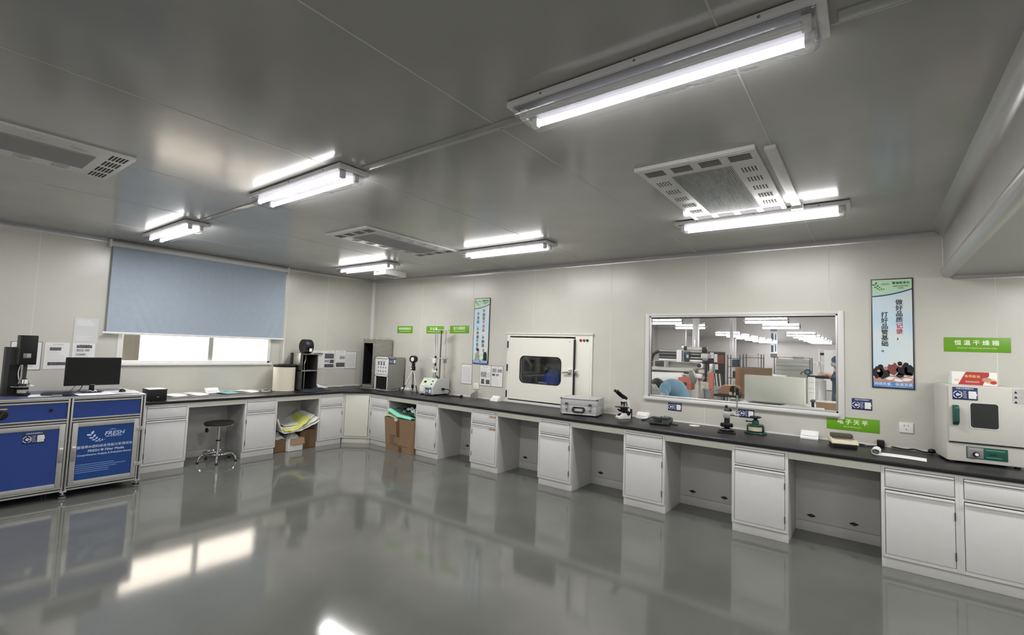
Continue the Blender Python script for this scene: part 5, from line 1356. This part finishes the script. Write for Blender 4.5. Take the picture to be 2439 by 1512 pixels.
# pillars and door strip in the far part
for x, y, w_, lb in ((3.1, 10.2, .17, 'pale square pillar behind the slitting machine'), (2.47, 18.2, .14, 'pale thin pillar left of the metal racks')):
    m = MB(); m.box(x-w_/2, x+w_/2, y, y+w_, 0, HC, 'alu_white', .004)
    if y < 12: m.box(x-.02, x+.03, y-.03, y, 1.75, 2.1, 'steel', .004)
    tag(m.build('pillar'), lb, 'pillar')
t = thing('slogan_poster', 'small slogan poster on the far wall of the workshop', 'poster', (1.65, FY-.001, 2.35))
m = MB(); m.box(-.23, .23, -.02, 0, -.72, .62, 'poster_sky'); rect(m, -.23, .23, .42, .62, -.0212, 'poster_green'); rect(m, -.2, -.02, -.30, .25, -.0212, 'poster_ink'); rect(m, .08, .16, -.25, .32, -.0212, 'poster_ink'); rect(m, -.23, .23, -.72, -.40, -.0212, 'photo'); m.build('print', t)

# slitting machine
t = thing('slitting_machine', 'large grey white slitting machine with rollers seen through the left of the viewing window', 'machine', (0, 6.6, 0))
def bar(m, x0, x1, z, r, k, y=0.0): m.cyl((x0, y, z), (x1, y, z), r, k, n=14)
m = MB(); m.box(3.12, 3.42, -.1, .5, .5, 1.45, 'machine', .01); m.box(3.15, 3.38, -.13, -.1, 1.30, 1.44, 'machine_dark', .004); m.box(3.42, 4.3, .2, .4, 1.1, 1.42, 'machine', .01); m.box(4.2, 4.62, -.2, .5, .0, .98, 'machine', .01); m.box(4.25, 4.42, -.22, -.2, .62, .9, 'alu', .004); m.box(4.40, 4.46, -.225, -.2, .60, .80, 'machine_dark'); m.box(4.46, 4.6, -.22, -.2, .70, .93, 'alu', .004); m.box(3.05, 3.3, -.1, .5, 0, .5, 'machine'); m.build('machine_body', t)
m = MB()
for z, r, k in ((1.70, .022, 'alu'), (1.665, .02, 'machine_dark'), (1.60, .03, 'machine_dark'), (1.55, .02, 'chrome'), (1.515, .018, 'machine_dark'), (1.475, .025, 'white')): bar(m, 3.22, 4.30, z, r, k)
m.build('rollers', t)
m = MB(); m.box(3.70, 3.86, -.12, .1, 1.435, 1.735, 'white', .006); m.box(3.83, 3.86, -.125, -.12, 1.44, 1.72, 'poster_navy'); m.box(3.90, 4.0, -.12, .1, 1.44, 1.70, 'machine_dark', .006); m.box(3.95, 4.0, -.125, -.12, 1.54, 1.62, 'teal'); m.build('control_box', t)
m = MB(); m.box(3.92, 4.30, -.05, .15, 1.735, 1.815, 'machine', .02); m.box(3.86, 3.94, -.07, .17, 1.73, 1.83, 'black', .03); m.box(4.30, 4.39, -.07, .17, 1.67, 1.82, 'black', .03); m.build('motor_cover', t)
m = MB(); m.cyl((3.815, 0, 1.73), (3.815, 0, 1.80), .008, 'alu', n=8); m.cyl((3.815, 0, 1.80), (3.815, 0, 1.84), .018, 'signal_green', n=12); m.cyl((3.815, 0, 1.84), (3.815, 0, 1.875), .015, 'mark_ink', n=12); m.build('signal_lamp', t)
m = MB(); m.tube([(3.22, -.05, 1.68), (3.10, -.05, 1.62), (3.03, -.05, 1.48), (3.02, -.05, 1.30)], .045, 'black', n=12); m.build('hose', t)
m = MB(); m.box(3.06, 4.15, -.25, .1, 1.20, 1.285, 'machine', .008); m.box(3.0, 4.10, -.3, -.05, 1.155, 1.185, 'machine_dark', .004); m.box(2.95, 4.1, -.35, -.1, 1.125, 1.145, 'white', .004); m.build('guide_table', t)
m = MB(); m.box(4.30, 4.46, -.15, .2, 1.54, 1.66, 'machine', .02); m.box(4.34, 4.46, -.18, .15, 1.42, 1.50, 'black', .03); m.box(4.22, 4.36, -.2, .0, 1.30, 1.42, 'white', .03); m.lathe([(.05, -.22), (.05, -.18)], 'black', (4.28, 0, 1.365), 18, 'y'); m.box(4.26, 4.40, -.2, .1, 1.18, 1.27, 'machine', .02); m.tube([(4.43, -.1, 1.45), (4.42, -.12, 1.2), (4.41, -.12, 1.02), (4.36, -.1, .985)], .03, 'black', n=10); m.box(4.44, 4.56, -.1, .2, .98, 1.24, 'machine', .02); m.box(4.50, 4.58, -.15, .1, 1.20, 1.42, 'alu', .02); m.build('winding_unit', t)
m = MB(); m.cyl((2.75, -.35, .98), (3.95, -.35, 1.02), .16, 'white_fibre', n=32); m.build('material_roll', t)
m = MB(); m.box(3.88, 4.2, -.55, -.25, .78, 1.07, 'orange', .02); m.box(4.02, 4.10, -.57, -.55, .88, .96, 'machine_dark', .01); m.build('orange_guard', t)
m = MB(); m.lathe([(.0, -.02), (.155, -.02), (.165, -.01), (.165, .01), (.155, .02), (.0, .02)], 'steel', n=36); o_ = m.build('cutting_disc', t, (4.414, -1.2, 1.13)); o_.rotation_euler = (math.radians(80), 0, math.radians(130))
m = MB(); m.box(4.46, 4.54, -1.2, -1.0, .0, 1.2, 'machine', .02); m.box(4.44, 4.60, -1.22, -1.05, 1.10, 1.20, 'white', .03); m.box(4.53, 4.60, -1.2, -1.1, 1.05, 1.10, 'red', .01); m.build('disc_stand', t)
t = thing('machine_boards', 'white and maroon sign boards hanging beside the slitting machine', 'board', (4.42, 7.4, 0))
m = MB(); m.box(-.20, .22, .02, .04, 0, 1.72, 'machine_dark'); m.box(-.14, -.05, -.02, .0, 1.55, 1.70, 'paper'); m.box(-.04, .04, -.02, 0, 1.45, 1.66, 'paper'); m.box(.03, .20, -.015, .005, 1.42, 1.64, 'poster_brown'); m.box(-.06, .06, -.02, 0, 1.26, 1.40, 'paper'); m.build('boards', t)
t = thing('striped_chair', 'grey and white striped folding chair back beside an orange panel in the workshop', 'chair', (4.64, 6.3, 0))
m = MB(); m.prism([(.0, 1.20), (.17, 1.19), (.20, .90), (.05, .91)], 'y', .0, .02, 'grey_dark'); m.prism([(.04, 1.2), (.06, 1.2), (.095, .905), (.075, .906)], 'y', -.002, .0, 'white'); m.prism([(.12, 1.2), (.135, 1.2), (.17, .90), (.155, .90)], 'y', -.002, 0, 'white'); m.build('backrest', t)
m = MB(); m.box(.02, .04, .0, .02, 0, .92, 'alu'); m.box(.17, .19, 0, .02, 0, .9, 'alu'); m.box(.03, .04, .28, .3, 0, .5, 'alu'); m.box(.18, .19, .28, .3, 0, .5, 'alu'); m.box(.02, .2, .0, .3, .5, .53, 'grey_dark', .006); m.build('frame', t)
t = thing('orange_screen', 'upright orange panel behind the striped chair', 'panel', (4.575, 6.30, 0))
m = MB(); m.box(-.05, .06, 0, .03, 0, 1.21, 'orange', .004); m.build('board', t)

# racks, boxes, boards
def rack(loc, w, h, d, zs, label, k='steel_dark', rz=0):
    t = thing('metal_rack', label, 'rack', loc, rz, 'metal racks in the workshop')
    for x in (0, w):
        for y in (0, d):
            m = MB(); m.box(x-.012, x+.012, y-.012, y+.012, 0, h, k); m.build('post', t)
    for z in zs:
        m = MB(); m.box(0, w, -.01, d+.01, z-.01, z+.01, k); m.build('shelf', t)
    return t
rack((4.33, 9.1, 0), .33, 1.66, .4, (1.0, 1.32, 1.56), 'tall metal rack left of the white frame in the workshop')
rack((4.70, 9.35, 0), .46, 1.70, .4, (1.0, 1.32, 1.60), 'metal rack in front of the white frame in the workshop')
m = MB(); m.box(4.42, 4.60, 9.2, 9.45, 1.331, 1.53, 'coat_slate', .02); tag(m.build('blue_crate'), 'blue crate standing in the tall metal rack', 'crate')
m = MB(); m.box(4.44, 4.58, 9.2, 9.4, 1.011, 1.2, 'machine_dark', .02); tag(m.build('dark_crate'), 'dark crate on the lower shelf of the tall metal rack', 'crate')
t = thing('empty_stand', 'white empty frame standing behind the metal rack', 'frame', (4.63, 10, 0))
m = MB(); m.box(0, .025, 0, .03, 0, 1.72, 'white'); m.box(.33, .355, 0, .03, 0, 1.72, 'white'); m.box(0, .355, 0, .03, 1.69, 1.72, 'white'); m.build('profile', t)
for k, (z0, z1, x0, x1) in enumerate(((.0, .62, 4.90, 5.22), (.62, .85, 4.95, 5.2))):
    pass
GS = 'white boxes stacked in the middle of the workshop'
for k, (z0, z1, x0, x1) in enumerate(((0, 1.28, 5.42, 6.27), (1.285, 1.40, 5.43, 6.25), (1.405, 1.50, 5.43, 6.26), (1.505, 1.60, 5.44, 6.26))):
    m = MB(); m.box(x0, x1, 10, 10.5, z0, z1, 'foam_white', .008); tag(m.build('white_box'), ('bottom white box of the far stack', 'second white box from the bottom of the far stack', 'third white box from the bottom of the far stack', 'fourth white box, second from the top of the far stack')[k], 'box', GS)
m = MB(); m.box(5.85, 6.09, 10.05, 10.4, 1.605, 1.69, 'white', .01); tag(m.build('white_box'), 'small white box lying on top of the far stack', 'box', GS)
t = rack((5.40, 9.97, 0), .88, 1.65, .6, (), 'thin metal rack around the far stack of white boxes')
m = MB(); m.box(0, .88, -.01, .01, 1.635, 1.65, 'steel_dark'); m.box(0, .88, .59, .61, 1.635, 1.65, 'steel_dark'); m.build('rail', t)
m = MB(); m.box(5.58, 6.05, 7.0, 7.3, 0, 1.23, 'foam_white', .01); tag(m.build('white_box'), 'pale box standing between the far stack and the front white board', 'box', GS)
t = thing('cardboard_panel_stack', 'tall cardboard stack with a bright orange brown end seen beside the white board', 'carton', (5.59, 4.0, 0))
m = MB(); m.box(0, .12, 0, .05, .85, 1.42, 'cardboard_orange', .003); m.build('end_panel', t)
m = MB(); m.prism([(.12, .0), (.45, 1.1), (.47, 1.0), (.14, -.1)], 'z', .85, 1.41, 'cardboard_dark'); m.build('side_panel', t)
m = MB(); m.box(-.05, .6, -.2, 1.1, .78, .85, 'machine', .01); m.box(0, .06, -.1, 0, 0, .78, 'machine'); m.box(.5, .56, -.1, 0, 0, .78, 'machine'); m.box(0, .06, .9, 1, 0, .78, 'machine'); m.box(.5, .56, .9, 1, 0, .78, 'machine'); m.build('base', t)
t = thing('cardboard_roll', 'brown cardboard lying with a torn left edge below the cardboard stack', 'carton', (5.42, 3.4, .0))
m = MB(); m.prism([(.0, .97), (.03, 1.02), (.06, 1.04), (.08, 1.10), (.28, 1.105), (.28, .95), (.10, .955), (.06, .95), (.04, .975)], 'y', 0, .25, 'cardboard_orange'); m.build('board', t)
m = MB(); m.cyl((.28, .0, 1.03), (.28, .25, 1.03), .075, 'cardboard_dark', n=24); m.build('roll_end', t)
m = MB(); m.box(-.05, .4, -.05, .3, .90, .945, 'machine_dark', .006); m.box(.0, .05, 0, .05, 0, .9, 'machine'); m.box(.3, .35, 0, .05, 0, .9, 'machine'); m.box(0, .05, .2, .25, 0, .9, 'machine'); m.box(.3, .35, .2, .25, 0, .9, 'machine'); m.build('trestle', t)
for x, z in ((5.66, .945), (5.74, .945)):
    m = MB(); m.box(x-.02, x+.02, 3.28, 3.33, z, z+.05, 'cream', .006); tag(m.build('wood_block'), 'left pale wooden block by the lever of the press' if x < 5.7 else 'right pale wooden block by the lever of the press', 'block', 'wooden blocks by the cardboard')
t = thing('grey_cabinet_frame', 'low grey green metal frame in front of the slitting machine', 'frame', (5.12, 3.6, 0))
m = MB()
for x in (0, .12, .26): m.box(x, x+.02, 0, .03, 0, 1.0, 'machine')
m.box(0, .28, 0, .03, .97, 1.0, 'machine'); m.box(0, .28, 0, .03, .80, .83, 'machine'); m.box(.02, .12, .03, .05, .83, .97, 'alu'); m.build('bars', t)
t = thing('worktable', 'white worktable right behind the viewing window', 'table', (6.55, 1.95, 0))
m = MB(); m.box(-.55, .85, -1.3, 1.0, .90, .935, 'white', .006); m.build('table_top', t)
for x in (-.5, .8):
    for y in (-1.25, .95):
        m = MB(); m.box(x-.02, x+.02, y-.02, y+.02, 0, .90, 'alu'); m.build('leg', t)
m = MB(); m.box(6.015, 6.835, 2.6, 2.68, .936, 1.337, 'foam_white', .006); tag(m.build('foam_board'), 'large pale upright board on the worktable behind the viewing window', 'board')
GB2 = 'white panels right of the large pale board'
m = MB(); m.box(6.86, 6.945, 2.70, 2.80, .936, 1.35, 'white', .004)
for z in (1.12, 1.18, 1.27): m.box(6.86, 6.945, 2.697, 2.70, z, z+.004, 'grey')
tag(m.build('striped_board'), 'white striped panel touching the right end of the large pale board', 'panel', GB2)
m = MB(); m.prism([(6.12, 2.3), (6.16, 2.52), (6.60, 2.5), (6.56, 2.2)], 'z', .936, .941, 'grey_dark'); tag(m.build('dark_mat'), 'dark mat lying on the worktable in front of the pale board', 'mat')
draped('film_bundle', 'crumpled white film bundle on the worktable in front of the pale board', (6.70, 1.75, .936), lambda u, v: (-.11+.22*u, -.12+.24*v, .004+.06*math.sin(PI*u)*math.sin(PI*v)*(.7+.3*math.sin(11*u+7*v))), 18, 14, 'white_fibre', .003, None, 'film')
t = thing('open_carton', 'brown carton with a white rim at the lower right of the viewing window', 'carton', (7.16, 1.9, .936))
m = MB(); m.box(-.13, .13, -.12, .12, 0, .125, 'cardboard', .003); m.box(-.135, .135, -.125, .125, .125, .135, 'white', .003); m.build('box', t)
t = thing('white_package', 'glossy white package lying at the lower right corner of the viewing window', 'package', (7.06, 1.32, .936))
m = MB(); m.box(-.07, .09, -.08, .08, 0, .085, 'white', .012); m.build('block', t)
m = MB(); m.box(6.93, 7.16, 2.2, 2.42, 1.02, 1.045, 'steel_dark', .006); m.box(6.94, 6.97, 2.25, 2.35, .936, 1.02, 'black', .003); m.box(7.11, 7.14, 2.25, 2.35, .936, 1.02, 'black', .003); tag(m.build('dark_slab'), 'dark slab on two supports at the right of the worktable', 'slab')
t = thing('worktable', 'dark table at which the person at the right edge works', 'table', (6.80, 5.40, 0))
m = MB(); m.box(-.18, .36, -.1, .6, 1.25, 1.30, 'machine_dark', .006); m.build('table_top', t)
for x in (-.15, .33):
    for y in (-.06, .55):
        m = MB(); m.box(x-.02, x+.02, y-.02, y+.02, 0, 1.25, 'navy'); m.build('leg', t)
m = MB(); m.box(6.84, 6.955, 4.9, 4.94, .0, 1.235, 'white', .004); tag(m.build('leaning_board'), 'tall white panel leaning under the dark table', 'panel', GB2)
t = thing('blower', 'slate blue round blower on the dark table', 'blower', (6.62, 5.45, 1.30))
m = MB(); m.lathe([(.0, -.05), (.055, -.05), (.06, -.04), (.06, .04), (.055, .05), (.0, .05)], 'coat_slate', (0, 0, .06), 24, 'y'); m.lathe([(.03, -.055), (.03, -.05)], 'grey', (0, 0, .06), 18, 'y'); m.build('housing', t)
m = MB(); m.tube([(-.12, 0, .005), (-.10, 0, .05), (-.04, -.02, .07)], .008, 'black'); m.build('handle', t)
t = thing('white_machine', 'white machine with a hanging paper web at the right of the viewing window', 'machine', (6.62, 8, 0))
m = MB(); m.box(0, .35, .05, .6, 0, 1.30, 'machine', .01); m.box(0, .03, 0, .3, 1.3, 1.84, 'white', .004); m.box(.02, .12, .02, .1, 1.72, 1.78, 'black', .004); m.box(0, .12, 0, .3, 1.52, 1.56, 'white', .004); m.box(.32, .35, 0, .3, 1.3, 1.84, 'white'); m.build('housing', t)
m = MB(); m.box(.115, .30, -.03, -.01, .9, 1.83, 'paper', .002); m.cyl((.0, -.0, 1.84), (.36, .0, 1.84), .02, 'white', n=14); m.build('paper_web', t)
m = MB(); m.box(-.10, .0, -.1, .1, 1.53, 1.56, 'white', .004); m.box(-.03, .0, -.1, .1, 1.44, 1.53, 'white', .004); m.build('side_tray', t)
t = thing('plastic_sack', 'milky plastic sack piled at the lower left corner of the viewing window', 'sack', (4.98, 1.55, 0))
m = MB(); m.surf(lambda u, v: (-.22+.34*u+.02*math.sin(8*v), .3*(v-.5)+.03*math.sin(6*u), .93+.245*math.sin(PI*min(1, .25+u*.75))**.6*math.sin(PI*v)**.5+.02*math.sin(13*u+9*v)), 24, 16, 'plastic_bag', .004); m.box(-.2, .5, -.3, .3, .90, .93, 'machine', .006); m.build('film', t)
m = MB(); m.surf(lambda u, v: (.02+.30*u, -.16+.3*v, .935+.05*math.sin(PI*v)*(1-u)+.012*math.sin(15*u+6*v)), 18, 12, 'white_fibre', .004); m.build('cuff', t)
m = MB()
for x in (-.18, .48):
    for y in (-.26, .26): m.box(x-.02, x+.02, y-.02, y+.02, 0, .90, 'machine')
m.build('stand', t)

# ---------------------------------------------------------------- people (skin modifier figures)
def skin_mesh(name, chains, k, parent, lv=2):
    V, E, R, idx = [], [], [], {}
    def vid(p, r):
        key = tuple(round(c, 4) for c in p)
        if key not in idx: idx[key] = len(V); V.append(p); R.append(r)
        return idx[key]
    for ch in chains:
        ids = [vid(p, r) for p, r in ch]
        E.extend([(a, b) for a, b in zip(ids, ids[1:]) if a != b])
    me = bpy.data.meshes.new(name); me.from_pydata(V, E, [])
    o = bpy.data.objects.new(name, me); COL.objects.link(o); o.parent = parent
    md = o.modifiers.new('Skin', 'SKIN'); md.use_smooth_shade = True
    if not me.skin_vertices: me.attributes  # layer is created with the modifier
    for i, r in enumerate(R):
        sv = me.skin_vertices[0].data[i]
        sv.radius = r if isinstance(r, tuple) else (r, r)
        sv.use_root = (i == 0)
    ss = o.modifiers.new('Smooth', 'SUBSURF'); ss.levels = lv; ss.render_levels = lv
    me.materials.append(M[k])
    return o
def hand(p, d, up, s=1.0):
    # palm and five finger chains starting at wrist p along d
    p, d, up = Vector(p), Vector(d).normalized(), Vector(up).normalized(); side = d.cross(up).normalized()
    palm = p+d*.075*s; out = [[(tuple(p), .024*s), (tuple(p+d*.04*s), (.034*s, .018*s)), (tuple(palm), (.036*s, .016*s))]]
    for k, (o, l) in enumerate(((-.028, .062), (-.010, .074), (.009, .070), (.027, .055))):
        b = palm+side*o*s; out.append([(tuple(palm), (.036*s, .016*s)), (tuple(b+d*.016*s), .009*s), (tuple(b+d*.6*l*s-up*.010*s), .0085*s), (tuple(b+d*l*s-up*.028*s), .007*s)])
    th = p+d*.03*s; out.append([(tuple(p+d*.04*s), (.034*s, .018*s)), (tuple(th-side*.036*s+d*.012*s), .011*s), (tuple(th-side*.048*s+d*.045*s-up*.012*s), .009*s)])
    return out
# bending person: hips on the right, head hanging to the left
t = thing('person', 'person in a pale blue coat bending forward behind the lower left of the viewing window', 'person', (5.08, 2.25, 0))
hip, mid, chest, neck, head = (.02, .09, .92), (-.02, .01, 1.05), (-.10, -.09, 1.09), (-.21, -.15, 1.10), (-.27, -.17, 1.08)
shL, shR = (-.16, -.26, 1.02), (-.20, .06, 1.04)
body = [[(hip, .09), (mid, .09), (chest, .085), (neck, .045), (head, .080), ((-.33, -.19, 1.0), .070)],
        [(hip, .09), ((.0, .02, .84), .075), ((-.03, -.03, .48), .058), ((.0, .0, .10), .042), ((-.12, -.08, .04), .038)],
        [(hip, .09), ((.0, .16, .84), .075), ((-.03, .18, .48), .058), ((.0, .22, .10), .042), ((-.12, .16, .04), .038)],
        [(chest, .11), (shL, .055), ((-.08, -.30, .80), .042), ((-.24, -.32, .64), .032)], [(chest, .11), (shR, .055), ((-.16, .12, .80), .042), ((-.32, .08, .64), .032)]]
body += hand((-.24, -.32, .64), (-.6, .1, -.7), (0, .5, .5))+hand((-.32, .08, .64), (-.6, -.1, -.7), (0, -.5, .5))
skin_mesh('body', body, 'skin', t)
m = MB()
m.limb([((.03, .10, .55), .155), ((.03, .10, .75), .150), ((.02, .09, .92), .142), ((-.02, .01, 1.05), .145), ((-.09, -.08, 1.095), .125), ((-.17, -.14, 1.10), .080)], 'coat_blue', 24)
m.limb([((-.12, -.14, 1.09), .09), ((-.15, -.25, 1.02), .082), ((-.09, -.30, .82), .066), ((-.21, -.315, .67), .050)], 'coat_blue')
m.limb([((-.12, -.02, 1.09), .09), ((-.19, .05, 1.02), .078), ((-.16, .12, .82), .062), ((-.29, .085, .67), .050)], 'coat_blue')
m.ball((-.15, -.20, 1.05), .105, 'coat_blue', n=18); m.ball((-.17, .02, 1.05), .10, 'coat_blue', n=18); m.build('coat', t, None, 60)
skin_mesh('trousers', [[((.0, .08, .78), .11), ((-.02, -.04, .62), .082), ((-.03, -.05, .48), .074), ((.0, .0, .12), .058)], [((.0, .08, .78), .11), ((-.02, .20, .62), .082), ((-.03, .20, .48), .074), ((.0, .22, .12), .058)]], 'trouser', t)
m = MB()
m.ball((-.275, -.175, 1.105), .115, 'hair', (1.0, 1.05, 1.0), 20); m.ball((-.335, -.20, 1.0), .085, 'hair', (1.0, 1, 1.4), 16); m.ball((-.235, -.20, 1.05), .10, 'hair', (1, 1, 1.2), 14); m.ball((-.40, -.16, 1.12), .05, 'hair', (1.5, 1, .7), 14); m.build('hair', t)
# standing person at the right edge, reaching to the left
t = thing('person', 'person in slate blue coat and cap working at the viewing window right edge', 'person', (7.16, 4.75, 0))
pel, ch, nk, hd = (.03, .02, .95), (.01, .01, 1.32), (-.005, -.01, 1.46), (-.03, -.03, 1.57)
body = [[(pel, .12), ((.03, .02, 1.12), .115), (ch, .13), (nk, .05), ((-.02, -.02, 1.53), .075), (hd, .085), ((-.02, -.02, 1.65), .06)],
        [(pel, .12), ((.03, -.09, .88), .085), ((.02, -.10, .48), .058), ((.03, -.10, .10), .042), ((-.10, -.11, .04), .038)],
        [(pel, .12), ((.03, .11, .88), .085), ((.02, .12, .48), .058), ((.03, .12, .10), .042), ((-.10, .12, .04), .038)],
        [(ch, .13), ((.0, -.17, 1.38), .055), ((-.03, -.20, 1.30), .045), ((-.15, -.17, 1.355), .030)], [(ch, .13), ((.0, .18, 1.38), .055), ((.0, .22, 1.12), .045), ((-.16, .18, 1.34), .032)],
        [(hd, .085), ((-.115, -.045, 1.555), .016)]]
body += hand((-.15, -.17, 1.355), (-1, .05, .15), (0, 0, 1))+hand((-.16, .18, 1.34), (-1, .05, .0), (0, 0, 1))
skin_mesh('body', body, 'skin', t)
skin_mesh('coat', [[((.03, .02, .66), .17), ((.03, .02, .95), .155), ((.03, .02, 1.12), .148), ((.01, .01, 1.32), .150), ((-.002, -.005, 1.43), .07)],
                   [((.01, .01, 1.32), .150), ((.0, -.17, 1.37), .075), ((-.03, -.20, 1.29), .064), ((-.12, -.175, 1.345), .046)],
                   [((.01, .01, 1.32), .150), ((.0, .18, 1.37), .075), ((.0, .22, 1.12), .064), ((-.13, .185, 1.325), .048)]], 'coat_slate', t)
skin_mesh('trousers', [[((.03, .02, .72), .13), ((.03, -.09, .58), .085), ((.02, -.10, .45), .075), ((.03, -.10, .11), .06)], [((.03, .02, .72), .13), ((.03, .11, .58), .085), ((.02, .12, .45), .075), ((.03, .12, .11), .06)]], 'trouser', t)
m = MB(); m.ball((-.01, -.015, 1.615), .105, 'coat_slate', (1.0, 1.0, .78), 20); m.ball((.05, .0, 1.53), .07, 'coat_slate', (.8, 1, 1), 14); m.build('cap', t)
m = MB(); m.ball((-.085, -.04, 1.535), .052, 'coat_blue', (.7, 1, .75), 14); m.build('face_mask', t)
